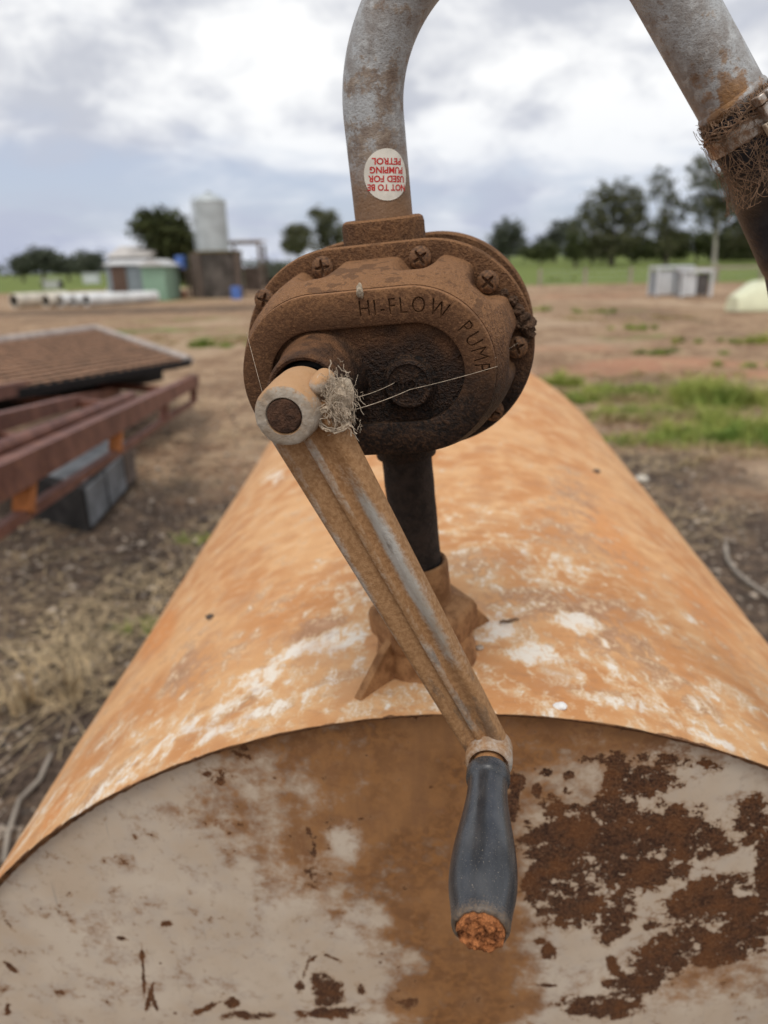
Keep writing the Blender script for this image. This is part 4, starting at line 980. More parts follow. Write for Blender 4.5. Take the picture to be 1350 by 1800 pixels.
for p0, p1, sg, rd in [(NC + Vector((0.004, -0.009, 0.004)), (0.0300, -0.0090, 0.0930), 0.0010, 0.00022), ((0.0300, -0.0090, 0.0930), (0.0880, 0.0010, 0.0870), 0.0006, 0.00016), (NC + Vector((0.005, -0.002, 0.002)), (0.0200, -0.0040, 0.0920), 0.0014, 0.00018), ((-0.078, 0.036, 0.0865), (-0.058, -0.004, 0.128), 0.002, 0.00012), ((0.0860, 0.0060, 0.0860), (0.1010, -0.0000, 0.0080), 0.0, 0.00012)]:
    mb = MB(); strand(mb, p0, p1, sg, rd, 10); mb.build('web_thread', 'cobweb', web, True, 60)

# web over the hose joint
w0 = endp + pd * 0.022
web2 = frame_empty('cobweb_veil', pp(*w0), PX, PY, PZ, (-w0[0], -w0[1], -w0[2]))
tag(web2, 'dusty brown cobweb veil stretched over the hose clamp joint', 'cobweb')
mb = MB()
for k in range(900):
    a = random.uniform(-1.7, 1.5); h = random.choice([random.gauss(0.010, 0.006), random.uniform(0.004, 0.062), random.gauss(0.048, 0.009)])
    r = 0.0272 + (0.001 if h > 0.026 else 0.0005) + abs(random.gauss(0, 0.0010))
    if h < 0.010: r = 0.0255
    a1 = a + random.gauss(0, 0.32); h1 = min(max(h + random.gauss(0, 0.011), 0.0), 0.066)
    def onh(a_, h_, r_):
        p = leg(a_, r_, min(h_, 0.05));  return p + (Vector((0, -1, 0)) * (h_ - 0.05) if h_ > 0.05 else Vector((0, 0, 0)))
    p0, p1 = onh(a, h, r), onh(a1, h1, r); m = (p0 + p1) / 2
    strand(mb, p0, p1, random.uniform(-0.002, 0.002), random.uniform(0.00008, 0.00020), 5, 0.0003)
for k in range(40):                                    # ropes of dusty silk bridging the lip gap
    a = random.uniform(-1.5, 1.4); strand(mb, leg(a, 0.0246, 0.001), leg(a + random.gauss(0, 0.2), 0.0278, 0.013), 0, 0.0004, 5, 0.0007)
for q in range(4):
    pts = [leg(-1.5 + 3.0 * k / 30, 0.0280 + random.gauss(0, 0.0004), 0.0085 + 0.0014 * q + 0.002 * math.sin(k * .7 + q)) for k in range(31)]
    mb.tube(pts, 0.0006, 4, False)
mb.build('silk', 'web_brown', web2, True, 60)['kind'] = 'stuff'

# dried wasp mud by the right-hand screws, twig and droppings on the tank
clod_c = Vector((0.1085, 0.0100, 0.001))
cm = frame_empty('mud_clod', pp(*clod_c), PX, PY, PZ, (-clod_c[0], -clod_c[1], -clod_c[2])); tag(cm, 'crumbly brown mud lump stuck to right edge of pump flange', 'mud')
mb = MB()
for k, (dx, dy, dz, r) in enumerate([(0, 0, 0, .006), (-.003, .006, 0.001, .005), (-.006, .013, .001, .0042), (.001, -.005, .0, .0045), (-.002, -.010, -.001, .0038), (-.008, .003, .002, .004), (-.010, .020, .001, .0036), (.002, .003, -.004, .004), (-.0125, .0105, .003, .0035), (-.016, .026, .0005, .003), (-.019, .014, .003, .003), (-.021, .020, .003, .0026)]):
    l = lump((clod_c[0] + dx, clod_c[1] + dy, clod_c[2] + dz), r, 50 + k); mb.add(l.v, l.f)
mb.build('mud', 'clod', cm, True, 70)
fl = Vector((0.0030, 0.0560, 0.0870)); o = frame_empty('seed_flake', pp(*fl), PX, PY, PZ, (-fl[0], -fl[1], -fl[2])); tag(o, 'small pale husk flake stuck above the raised lettering', 'flake')
l = lump(fl, 0.0042, 77, 10, 0.5, (0.55, 1.2, 0.45)); l.build('husk', 'seed_husk', o, True, 70)
def on_shell(px, py, lift=0.0): 
    q = shell_px(px, py); a = q[0] / TR; return TC + TS * (math.sin(a) * (TR + lift)) + TA * q[1] + TU * (math.cos(a) * (TR + lift))
tw0 = on_shell(878, 1098, 0.003); tw1 = on_shell(912, 1092, 0.003)
mb = MB(); mb.tube([tuple((tw0 + (tw1 - tw0) * k / 5) - tw0 + np.array([0, 0, 0.0008 * math.sin(k * 2.1)])) for k in range(6)], [0.0012, 0.0018, 0.0016, 0.0019, 0.0014, 0.0008], 8)
o = mb.build('twig', 'twig', None); o.location = tuple(tw0); tag(o, 'short dark twig lying on white paint right of the pump base', 'twig')
for i, (px, py, r, m, nm, lb, ct) in enumerate([(984, 1243, 0.0050, 'lime_white', 'bird_dropping', 'small white bird dropping on the front rim of the tank', 'dropping'), (843, 1140, 0.0040, 'stone_grey', 'pebble', 'little grey pebble on the tank beside the right gusset', 'pebble'),
                                            (370, 1085, 0.0050, 'stone_dark', 'seed_pod', 'tiny black seed pod on left flank of the tank', 'seed pod'), (1048, 829, 0.0060, 'stone_dark', 'mud_spot', 'tiny dark mud spot on right flank of the tank', 'mud')]):
    p = on_shell(px, py, 0.001); l = lump((0, 0, 0), r, 90 + i, 8, 0.45, (1.2, 1, 0.6)); o = l.build(nm, m, None, True, 70); o.location = tuple(p); tag(o, lb, ct)

#==YARD==
# ------------------------------------------------------------------ rust-red steel frame on the left
fr0 = ground(150, 925)
frame = empty('steel_frame', (fr0[0], fr0[1], 0)); tag(frame, 'rust red steel frame with mesh deck propped on a dark block', 'frame')
SHIFT['shift'][frame.name] = Vector((-fr0[0], -fr0[1], 0))
def lerpz(x): return 1.0 / np.interp(x, [-400, 40, 345], [0.624, 1 / 3.1, 1 / 8.8])
def fp(x, ytop): return at(x, ytop, float(lerpz(x)))
def line_y(x, pts): return float(np.interp(x, [p[0] for p in pts], [p[1] for p in pts]))
T0p, T1p = at(-160, 905, 1 / 0.4597), at(343, 667, 8.8)
T0p, T1p = at(40, 822, 3.1), at(343, 668, 8.8); T0 = T0p + (T0p - T1p) * 0.22; T1 = T1p
B0p, B1p = at(40, 905, 3.1), at(343, 703, 8.8); B0 = B0p + (B0p - B1p) * 0.22; B1 = B1p
def lp(a, b, u): return a + (b - a) * u
mb = MB(); mb.bar(T0, T1, 0.09, 0.13); mb.build('main_beam', 'red_oxide', frame, True, 30)
mb = MB(); off = np.array([-0.10, 0.05, 0.075]); mb.tube([tuple(T0 + off), tuple(lp(T0, T1, 0.55) + off)], 0.035, 12); mb.build('top_tube', 'red_oxide', frame, True, 40)
mb = MB(); mb.bar(B0, B1, 0.05, 0.045); mb.build('bottom_rail', 'red_oxide', frame, True, 30)
LT = np.linalg.norm(T1 - T0)
for xx in (-20, 42, 203, 288, 340):
    dz_ = 1 / np.interp(xx, [40, 343], [1 / 3.1, 1 / 8.8]) if xx >= 40 else 2.65
    u = min(max((dz_ - (T0 - EYE) @ CF) / ((T1 - T0) @ CF), 0.01), 0.992)
    a, b = lp(T0, T1, u), lp(B0, B1, u); dl = (T1 - T0) / LT * 0.05
    mb = MB(); mb.bar(b + np.array([0, 0, 0.01]), a - np.array([0, 0, 0.05]), 0.07, 0.075, up=tuple((T1 - T0) / LT)); mb.build('upright', 'orange_rust_plate' if xx < 210 else 'red_oxide', frame, True, 30)
# two inner beams running back to the left
for (x0, y0, d0, x1, y1, d1, s_) in [(-90, 765, 3.4, 205, 686, 8.0, 0.085), (-90, 705, 4.2, 120, 668, 7.6, 0.085)]:
    mb = MB(); mb.bar(at(x0, y0, d0), at(x1, y1, d1), s_, s_ * 1.1); mb.build('inner_beam', 'red_oxide', frame, True, 30)
for u_ in (0.28, 0.55, 0.80):
    a = lp(T0, T1, u_); mb = MB(); mb.bar(a + np.array([0, 0, -0.02]), a + np.array([-1.7, 0.75, 0.02]), 0.05, 0.06); mb.build('cross_member', 'red_oxide', frame, True, 30)
# mesh deck: tilted panel with a tube border
dA = at(333, 633, 8.6); dB = at(168, 577, 11.2); dD = at(-140, 715, 4.6)
nrm = np.cross(dB - dA, dD - dA); rC = ray(-140, 618); kC = ((dA - EYE) @ nrm) / (rC @ nrm); dC = EYE + rC * kC
for a, b in ((dA, dB), (dB, dC), (dC, dD)):
    mb = MB(); mb.tube([tuple(a), tuple(a + (b - a) / 2), tuple(b)], 0.052, 12); mb.build('border_tube', 'grey_pipe', frame, True, 40)
mb = MB(); dn = nrm / np.linalg.norm(nrm); dn = -dn if dn[2] > 0 else dn
inw = (dB - dA) / np.linalg.norm(dB - dA)
mb.bar(dA + dn * 0.20 + inw * 0.9, dD + dn * 0.20 + inw * 0.9, 0.06, 0.34); mb.build('deck_shade_strip', 'deck_shade_black', frame, True, 30)  # added dark strip standing in for the shade under the deck
mb = MB(); mb.bar(dA + dn * 0.03, dD + dn * 0.03, 0.05, 0.07); mb.build('deck_edge', 'deck_shade_black', frame, True, 30)
def quad(u, v): return (1 - v) * ((1 - u) * dD + u * dA) + v * ((1 - u) * dC + u * dB)
mb = MB()
for k in range(1, 15):
    v = k / 15; mb.bar(quad(0, v), quad(1, v), 0.11, 0.008)
for k in range(1, 24):
    u = k / 24; mb.bar(quad(u, 0) + dn * 0.012, quad(u, 1) + dn * 0.008, 0.05, 0.006)
o = mb.build('wire_mesh', 'mesh_rust', frame, False); o['kind'] = 'stuff'
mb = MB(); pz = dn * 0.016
mb.rings([[tuple(p + pz) for p in (dA, dB, dC, dD)], [tuple(p + pz + dn * 0.02) for p in (dA, dB, dC, dD)]], True, True, True); mb.build('deck_floor', 'deck_floor_dark', frame, False)  # dark sheet close under the mesh so its gaps look dark
# block
pb = [ground(55, 905), ground(160, 932), ground(243, 838)]
bx = pb[1] - pb[0]; by = pb[2] - pb[1]; 
blk = empty('support_block', tuple(pb[1])); tag(blk, 'dark weathered block propping up the red steel frame', 'block')
SHIFT['shift'][blk.name] = Vector(tuple(-pb[1]))
hb = 0.30
def block_part(name, m, u0, u1, v0, v1, z0, z1):
    c = [pb[0] + bx * u + by * v for u, v in ((u0, v0), (u1, v0), (u1, v1), (u0, v1))]
    mb = MB(); mb.rings([[(p[0], p[1], z0) for p in c], [(p[0], p[1], z1) for p in c]], True, True, True); o = mb.build(name, m, blk, False); bevel(o, 0.012, 2); return o
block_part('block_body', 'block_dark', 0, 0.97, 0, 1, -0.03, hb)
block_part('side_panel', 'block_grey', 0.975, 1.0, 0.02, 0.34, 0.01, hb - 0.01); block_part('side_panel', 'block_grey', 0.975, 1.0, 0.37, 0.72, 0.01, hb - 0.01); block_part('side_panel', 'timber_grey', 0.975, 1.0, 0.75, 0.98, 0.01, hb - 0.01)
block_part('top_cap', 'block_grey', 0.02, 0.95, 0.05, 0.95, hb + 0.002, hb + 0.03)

# ------------------------------------------------------------------ concrete and plastic pipes on the ground
def yard_pipe(px, py, dpx, lenm, ang, m, label, dist_y=None):
    g0 = ground(px, py); dist = np.linalg.norm(g0 - EYE); r = dpx / 2 * ((g0 - EYE) @ CF) / FPX
    o = empty('yard_pipe', (g0[0], g0[1], 0)); tag(o, label, 'pipe', 'large pipes lying in the yard')
    a = R_(ang); dvec = Vector((math.sin(a), math.cos(a), 0))
    mb = MB(); rings = []
    for r_, l in ((r * 0.82, 0.25), (r * 0.82, 0.0), (r, 0.0), (r, lenm), (r * 0.82, lenm), (r * 0.82, lenm - 0.25)):
        rings.append([tuple(Vector((0, 0, r)) + dvec * l + Vector((dvec.y, -dvec.x, 0)) * (r_ * math.cos(2 * math.pi * k / 28)) + Vector((0, 0, 1)) * (r_ * math.sin(2 * math.pi * k / 28))) for k in range(28)])
    mb.rings(rings, True); b = mb.build('barrel_wall', m, o, True, 40, loc=(0, 0, 0))
    mb = MB(); mb.tube([tuple(Vector((0, 0, r)) + dvec * 0.06), tuple(Vector((0, 0, r)) + dvec * (lenm - .06))], r * 0.815, 24, False); mb.build('bore', 'pipe_bore', o, True, 40, loc=(0, 0, 0))
for a in [(26, 542, 25, 3.4, 27, 'pipe_cream', 'leftmost stained cream pipe lying in the yard'), (82, 541, 23, 3.4, 28, 'pipe_cream', 'cream pipe second from the left in the row'),
          (107, 540, 22, 3.4, 28, 'pipe_white', 'pale pipe in the middle of the row'), (130, 539, 20, 3.4, 28, 'pipe_white', 'pale pipe fourth from the left in the row'),
          (153, 539, 21, 4.6, 33, 'pipe_white', 'long white pipe at the right end of the row'), (196, 527, 24, 2.4, 40, 'pipe_white', 'short white pipe behind the right end of the row')]:
    yard_pipe(*a)

# ------------------------------------------------------------------ sheds
def shed(name, label, x0, x1, ybase, ytop, yroof, dist, depth, mw, mr, door=None, rot=0.0, gable=False):
    g = gdist((x0 + x1) / 2, dist); hh = lambda y: atd((x0 + x1) / 2, y, dist)[2]
    wdt = np.linalg.norm(atd(x1, ytop, dist) - atd(x0, ytop, dist)); he = hh(ytop); hr = hh(yroof)
    o = empty(name, tuple(g)); o.rotation_euler = (0, 0, rot); tag(o, label, 'shed')
    mb = MB(); mb.box((0, depth / 2, he / 2 - 0.1), (wdt, depth, he + 0.2)); mb.build('wall', mw, o, False, loc=(0, 0, 0))
    mb = MB(); ov = 0.2
    if gable:
        A = [(-wdt / 2 - ov, -ov, he + 0.01), (0, -ov, hr), (wdt / 2 + ov, -ov, he + 0.01)]; Bq = [(x, depth + ov, z) for x, y, z in A]
    else:
        A = [(-wdt / 2 - ov, -ov, he + 0.01), (-wdt / 2 - ov, depth / 2, hr), (-wdt / 2 - ov, depth + ov, he + 0.01)]; Bq = [(wdt / 2 + ov, y, z) for x, y, z in A]
    mb.rings([A, Bq], True, True, True); mb.build('roof', mr, o, False, loc=(0, 0, 0))
    nrib = int(wdt / 0.5)
    for k in range(nrib):
        mb = MB(); mb.box((-wdt / 2 + (k + 0.5) * wdt / nrib, -0.015, he / 2), (0.06, 0.03, he - 0.04)); mb.build('wall_rib', mw, o, False, loc=(0, 0, 0))
    if door:
        mb = MB(); mb.box((door * wdt, -0.045, 1.0), (0.9, 0.05, 2.0)); mb.build('door', 'door_brown', o, False, loc=(0, 0, 0))
    return o
shed('shed', 'grey corrugated shed with a brown door left of the green shed', 183, 250, 516, 466, 456, 50, 4.0, 'shed_grey', 'roof_light', door=-0.15)
shed('shed', 'pale green shed with a light roof beside the grey shed', 246, 288, 518, 468, 455, 47.5, 3.4, 'shed_green', 'roof_light', gable=True)
shed('shed', 'tall shed with rust streaked white roof behind the grey shed', 190, 262, 505, 452, 430, 60, 7.0, 'shed_grey', 'roof_rusty')

# ------------------------------------------------------------------ water tank on its stand, lean-to frame
DS = 50.0
g = gdist(384, DS); rs = 39 * DS / FPX; hs = atd(384, 441, DS)[2]
o = empty('tank_stand', tuple(g)); tag(o, 'round dark concrete stand under the zinc water tank', 'tank stand')
mb = MB(); mb.lathe([(rs, -0.2), (rs, hs - 0.12)], (0, 0, 0), None, 48); mb.build('drum_wall', 'old_concrete', o, True, 40, loc=(0, 0, 0))
mb = MB(); mb.lathe([(rs * 1.03, hs - 0.12), (rs * 1.03, hs - 0.02), (rs * 0.9, hs)], (0, 0, 0), None, 48); mb.build('rim', 'moss_rim', o, True, 40, loc=(0, 0, 0))
for k in range(3): 
    a = R_(205 + 28 * k) if k < 2 else R_(325); mb = MB(); mb.box((math.cos(a) * (rs + 0.12), math.sin(a) * (rs + 0.12), hs / 2 - 0.1), (0.22, 0.22, hs), Matrix.Rotation(a, 3, 'Z')); mb.build('buttress', 'timber_grey', o, False, loc=(0, 0, 0))
g2 = gdist(378, DS); rt = 25.5 * DS / FPX; ht = atd(371, 356, DS)[2]; htop = atd(371, 340, DS)[2]
o = empty('water_tank', (g2[0], g2[1], g2[2] + hs)); tag(o, 'tall zinc water tank with domed lid on the round stand', 'water tank')
prof = []
nz_ = 40
for k in range(nz_ + 1): prof.append((rt + 0.018 * math.cos(k * math.pi), 0.02 + (ht - hs - 0.02) * k / nz_))
mb = MB(); mb.lathe(prof, (0, 0, 0), None, 40); mb.build('tank_wall', 'zinc', o, True, 60, loc=(0, 0, 0))
mb = MB(); mb.lathe([(rt * 1.04, ht - hs), (rt * 1.03, ht - hs + 0.06), (rt * 0.85, ht - hs + 0.35 * (htop - ht) + .05), (rt * 0.55, ht - hs + 0.78 * (htop - ht)), (rt * 0.25, ht - hs + (htop - ht)), (0.01, ht - hs + 1.04 * (htop - ht))], (0, 0, 0), None, 40); lid = mb.build('dome_lid', 'zinc', o, True, 60, loc=(0, 0, 0))
mb = MB(); mb.lathe([(0.16, 0), (0.16, 0.12), (0.02, 0.16)], (0, 0, ht - hs + htop - ht), None, 20); mb.build('inlet_cap', 'zinc', lid, loc=(0, 0, 0))
for sx_ in (-1,):
    mb = MB(); mb.tube([(sx_ * (rt + 0.10), -0.1, 0), (sx_ * (rt + 0.10), -0.1, ht - hs + 0.2), (sx_ * rt * 0.8, -0.05, ht - hs + 0.45)], 0.045, 10); mb.build('down_pipe', 'zinc', o, loc=(0, 0, 0))
g3 = gdist(430, 52); hl = atd(430, 427, 52)[2]
o = empty('lean_to_frame', tuple(g3)); tag(o, 'open timber lean-to frame with two posts right of the stand', 'frame')
wl = 56 * 52 / FPX
mb = MB(); mb.box((0, 0, hl), (wl, 0.16, 0.2)); mb.build('top_beam', 'timber_grey', o, False, loc=(0, 0, 0))
mb = MB(); mb.box((0, 1.2, hl + 0.15), (wl + .2, 2.6, 0.06)); mb.build('roof_sheet', 'roof_rusty', o, False, loc=(0, 0, 0))
for x_ in (-wl / 2 + 0.1, wl / 2 - 0.1):
    for y_ in (0, 2.3):
        mb = MB(); mb.box((x_, y_, hl / 2 - 0.1), (0.2, 0.2, hl)); mb.build('post', 'timber_grey', o, False, loc=(0, 0, 0))
mb = MB(); mb.box((0.15, 2.3, 1.0), (1.3, 0.06, 1.6)); mb.build('back_sheet', 'timber_grey', o, False, loc=(0, 0, 0))

# low orange brick stacks, drums, boxes
def bricks(px, py, wpx, label):
    g = ground(px, py); sc_ = (g - EYE) @ CF / FPX; o = empty('brick_stack', (g[0], g[1], 0)); tag(o, label, 'bricks', 'low brick stacks by the sheds')
    n = 9; wd = wpx * sc_ / n
    for r in range(2):
        for k in range(n):
            mb = MB(); mb.box(((k - n / 2 + 0.5) * wd, random.uniform(-.03, .03), 0.12 + r * 0.22), (wd * 0.94, 0.5, 0.2)); mb.build('brick', 'brick_orange', o, False, loc=(0, 0, 0))
bricks(302, 524, 50, 'low stack of orange bricks in front of the tree'); bricks(360, 523, 36, 'low stack of orange bricks in front of the round stand')
def drum(px, pyc, rpx, dist, label, lift=True):
    g = gdist(px, dist); z = atd(px, pyc, dist)[2]; r = rpx * dist / FPX
    z0 = max(z - r * 1.2, 0) if lift else 0
    o = empty('blue_drum', (g[0], g[1], g[2] + z0)); tag(o, label, 'drum')
    mb = MB(); mb.lathe([(r * 0.93, 0), (r, 0.05 * r), (r, 0.75 * r), (r * 1.05, 0.8 * r), (r, 0.85 * r), (r, 1.5 * r), (r * 1.05, 1.55 * r), (r, 1.6 * r), (r, 2.3 * r), (r * 0.93, 2.36 * r)], (0, 0, 0), None, 32); mb.build('drum_body', 'drum_blue', o, loc=(0, 0, 0))
    mb = MB(); mb.lathe([(0.12 * r, 2.34 * r), (0.12 * r, 2.46 * r)], (r * .5, 0, 0), None, 12); mb.build('bung', 'drum_blue', o, loc=(0, 0, 0))
    return z0
drum(411, 512, 8.5, 46, 'blue drum standing on the ground right of the round stand', False)
zz = drum(318, 461, 8.5, 51, 'blue drum raised on a timber stand before the dark tree')
g = gdist(318, 51); o = empty('drum_platform', tuple(g)); tag(o, 'timber stand holding up the raised blue drum', 'stand')
mb = MB(); mb.box((0, 0, zz - 0.06), (1.0, 1.0, 0.1)); mb.build('platform_top', 'timber_grey', o, False, loc=(0, 0, 0))
for x_ in (-.42, .42):
    for y_ in (-.42, .42): mb = MB(); mb.box((x_, y_, (zz - 0.11) / 2), (0.1, 0.1, zz - 0.11)); mb.build('leg', 'timber_grey', o, False, loc=(0, 0, 0))
def crate(name, px, py, wpx, hpx, label, cat, lid, body, post, dpt=0.9, panels=2, rot=0.0):
    g = ground(px, py); k = (g - EYE) @ CF / FPX; wd, hh = wpx * k, hpx * k
    o = empty(name, (g[0], g[1], 0)); o.rotation_euler = (0, 0, rot); tag(o, label, cat)
    mb = MB(); mb.box((0, dpt / 2, hh - 0.06), (wd, dpt + 0.06, 0.12)); b = mb.build('lid', lid, o, False, loc=(0, 0, 0)); bevel(b, 0.02, 2)
    for x_ in (-wd / 2 + 0.07, wd / 2 - 0.07):
        for y_ in (0.07, dpt - 0.07): mb = MB(); mb.box((x_, y_, (hh - 0.125) / 2), (0.12, 0.12, hh - 0.125)); mb.build('corner_post', post, o, False, loc=(0, 0, 0))
    for q in range(panels):
        w1 = (wd - 0.3) / panels; mb = MB(); mb.box((-wd / 2 + 0.15 + w1 * (q + .5), 0.12, hh / 2 - 0.05), (w1 * 0.9, 0.05, hh - 0.25)); mb.build('panel', body if q != 0 else lid, o, False, loc=(0, 0, 0))
    mb = MB(); mb.box((0, dpt / 2 + 0.1, hh / 2 - 0.08), (wd - 0.3, dpt - 0.35, hh - 0.3)); mb.build('inner_tub', body, o, False, loc=(0, 0, 0))
crate('storage_crate', 1184, 520, 66, 50, 'taller white lidded crate on the bare ground at right', 'crate', 'white_poly', 'shed_grey', 'white_poly', 1.0, 2, 0.05)
crate('storage_crate', 1224, 522, 54, 46, 'lower crate with dark side panel in front of the white lidded crate', 'crate', 'white_poly', 'panel_dark', 'white_poly', 0.9, 2, -0.08)
crate('white_bin', 160, 499, 28, 18, 'small white bin far left beside the grey shed', 'bin', 'white_poly', 'white_poly', 'white_poly', 0.9, 1)
crate('water_trough', 90, 508, 34, 16, 'low trough with a pale rim behind the pipes', 'trough', 'roof_light', 'panel_dark', 'panel_dark', 0.9, 1)
# cream hull shape at the right edge
g = ground(1328, 545); k = (g - EYE) @ CF / FPX
o = empty('upturned_dinghy', (g[0], g[1], 0)); o.rotation_euler = (0, 0, R_(18)); tag(o, 'cream upturned plastic dinghy lying at the right edge of the yard', 'boat')
rings = []
for i in range(13):
    u = i / 12; y = -1.0 + 2.9 * u; hw = 0.85 * min(1, 0.35 + 1.9 * u) * (1 if u < .8 else 1 - (u - .8) * .6); hz_ = 0.92 * min(1, 0.50 + 1.3 * u)
    rings.append([(-hw, y, 0.0), (-hw * 1.03, y, 0.07), (-hw * 0.97, y, 0.16), (-hw * 0.78, y, hz_ * 0.86), (-hw * 0.55, y, hz_), (hw * 0.55, y, hz_), (hw * 0.78, y, hz_ * 0.86), (hw * 0.97, y, 0.16), (hw * 1.03, y, 0.07), (hw, y, 0.0)])
rings = [[(y, x, z) for x, y, z in r] for r in rings]
mb = MB(); mb.rings(rings, True, True, True); b = mb.build('hull', 'cream_poly', o, True, 45, loc=(0, 0, 0))
mb = MB(); mb.box((0.9, 0, 0.935), (1.8, 0.05, 0.04)); mb.build('keel', 'cream_poly', o, False, loc=(0, 0, 0))

# fence along the paddock
fpts = [gdist(x, 58 + 0.006 * (x - 1000)) for x in (950, 1030, 1110, 1190, 1262, 1340, 1420)]
fence = empty('paddock_fence', tuple(fpts[0])); tag(fence, 'weathered timber rail fence along the green paddock at right', 'fence'); SHIFT['shift'][fence.name] = Vector(tuple(-fpts[0]))
for p in fpts:
    mb = MB(); mb.box((p[0], p[1], p[2] + 0.55), (0.2, 0.2, 1.25)); mb.build('post', 'timber_pale', fence, False)
for i in range(3, len(fpts) - 1):
    mb = MB(); mb.bar(fpts[i] + np.array([0, -0.13, 0.98]), fpts[i + 1] + np.array([0, -0.13, 0.98]), 0.05, 0.18); mb.build('rail', 'timber_pale', fence, False)
for hz_ in (0.35, 0.7, 1.0):
    for i in range(len(fpts) - 1):
        mb = MB(); mb.tube([tuple(fpts[i] + np.array([0, .12, hz_])), tuple(fpts[i + 1] + np.array([0, .12, hz_]))], 0.008, 5, False); mb.build('wire', 'zinc', fence)

#==TREES==
# ------------------------------------------------------------------ trees
def tree(label, px, dist, ybase, blobs_, mleaf, nclus, leaf, trunk=0.3, bark='bark', lean=0.0, name='tree', group='trees round the paddocks', seed=0):
    rn = random.Random(seed + int(px) * 7)
    g = gdist(px, dist); hz = lambda x: 466 - (x - 664) * 0.0244; k = dist / FPX
    d = g[:2] / np.linalg.norm(g[:2]); rgt = np.array([d[1], -d[0]])
    def W(x, y, off=0.0):
        q = atd(x, y, dist); p = q[:2] + d * off; return Vector((p[0], p[1], q[2]))
    o = empty(name, tuple(g)); tag(o, label, 'tree', group); SHIFT['shift'][o.name] = Vector(tuple(-g))
    mb = MB(); cy = sum(b[1] for b in blobs_) / len(blobs_); cx_ = sum(b[0] for b in blobs_) / len(blobs_)
    top = W(px + (cx_ - px) * 0.6, cy); base = Vector(tuple(g)) - Vector((0, 0, 0.2))
    pts = [base.lerp(top, u) + Vector((rn.gauss(0, .1), 0, 0)) * (u > 0) for u in (0, .25, .5, .75, 1)]
    mb.tube(pts, [trunk * 1.25, trunk, trunk * .8, trunk * .62, trunk * .4], 8)
    for b in blobs_:
        c = W(b[0], b[1], rn.uniform(-1, 1) * b[2] * k * 0.4); st = pts[2].lerp(pts[3], rn.random())
        m = st.lerp(c, 0.5) + Vector((0, 0, -0.06 * (c - st).length))
        mb.tube([st, m, c], [trunk * .5, trunk * .32, trunk * .12], 6)
        for q in range(4):
            e_ = c + Vector((rn.gauss(0, .5) * b[2] * k, rn.gauss(0, .5) * b[2] * k, rn.gauss(0.1, .45) * b[3] * k)); mb.tube([m.lerp(c, .5), e_], [trunk * .18, trunk * .06], 5, False)
    mb.build('trunk', bark, o)
    tot = sum(b[2] * b[3] for b in blobs_); vs = []; fs = []
    for b in blobs_:
        n = max(4, int(nclus * b[2] * b[3] / tot)); off0 = rn.uniform(-.5, .5) * b[2] * k * 0.6
        c0 = W(b[0], b[1], off0)
        for q in range(n):
            while True:
                ux, uy, uz = rn.uniform(-1, 1), rn.uniform(-1, 1), rn.uniform(-1, 1); l = ux * ux + uy * uy + uz * uz
                if 0.12 < l < 1: break
            cc = Vector((c0.x + rgt[0] * ux * b[2] * k + d[0] * uy * b[2] * k * .9, c0.y + rgt[1] * ux * b[2] * k + d[1] * uy * b[2] * k * .9, c0.z + uz * b[3] * k))
            cr = leaf * rn.uniform(1.4, 3.0)
            for l_ in range(18):
                p = cc + Vector((rn.gauss(0, cr * .5), rn.gauss(0, cr * .5), rn.gauss(0, cr * .42)))
                a = Vector((rn.gauss(0, 1), rn.gauss(0, 1), rn.gauss(-.4, .8))).normalized() * leaf * rn.uniform(.5, 1.1); bb = a.cross(Vector((rn.gauss(0, 1), rn.gauss(0, 1), rn.gauss(0, 1)))).normalized() * leaf * rn.uniform(.25, .5)
                i0 = len(vs); vs += [tuple(p - a), tuple(p + bb), tuple(p + a), tuple(p - bb)]; fs.append((i0, i0 + 1, i0 + 2, i0 + 3))
    mb = MB(); mb.v = vs; mb.f = fs; c_ = mb.build('crown', mleaf, o, False)
    return o
tree('dense round dark tree behind the sheds and water tank', 300, 62, 510, [(262, 400, 26, 24), (288, 392, 30, 20), (308, 420, 26, 34), (285, 440, 26, 26), (322, 445, 18, 26), (300, 470, 34, 24), (335, 432, 16, 12), (330, 475, 18, 20)], 'leaf_dark', 420, 0.26, .35)
tree('spreading tree at the far left horizon', 75, 175, 478, [(72, 452, 22, 13), (52, 460, 18, 9), (92, 458, 16, 12), (70, 466, 14, 9)], 'leaf_far', 130, 0.55, .35)
tree('low bushy tree right of the far left spreading tree', 118, 180, 478, [(112, 466, 20, 9), (130, 466, 16, 8)], 'leaf_far', 80, 0.55, .3)
tree('low rounded tree just left of the sheds', 152, 165, 478, [(148, 460, 18, 13), (168, 462, 14, 12), (140, 468, 12, 8)], 'leaf_far', 100, 0.5, .3)
tree('small bush at the far left edge', 37, 178, 480, [(36, 465, 11, 12), (40, 472, 12, 7)], 'leaf_far', 60, 0.5, .25)
tree('small round tree left of the pump casting', 521, 150, 470, [(521, 420, 23, 22), (514, 432, 18, 14), (528, 408, 14, 12)], 'leaf_gum', 150, 0.42, .28)
tree('taller tree just left of the bent pipe', 572, 155, 470, [(570, 385, 22, 20), (582, 408, 22, 26), (556, 375, 12, 11), (560, 425, 14, 20), (598, 420, 12, 24)], 'leaf_gum', 170, 0.42, .3)
tree('dark upright tree right of the pump casting', 893, 190, 460, [(892, 405, 22, 17), (888, 425, 28, 22), (908, 432, 17, 18), (875, 436, 14, 14)], 'leaf_far', 170, 0.55, .4)
tree('sloping dark tree left of the big gum trees', 975, 200, 460, [(985, 412, 24, 20), (965, 430, 24, 16), (1005, 402, 18, 16), (950, 440, 14, 9)], 'leaf_far', 170, 0.55, .4)
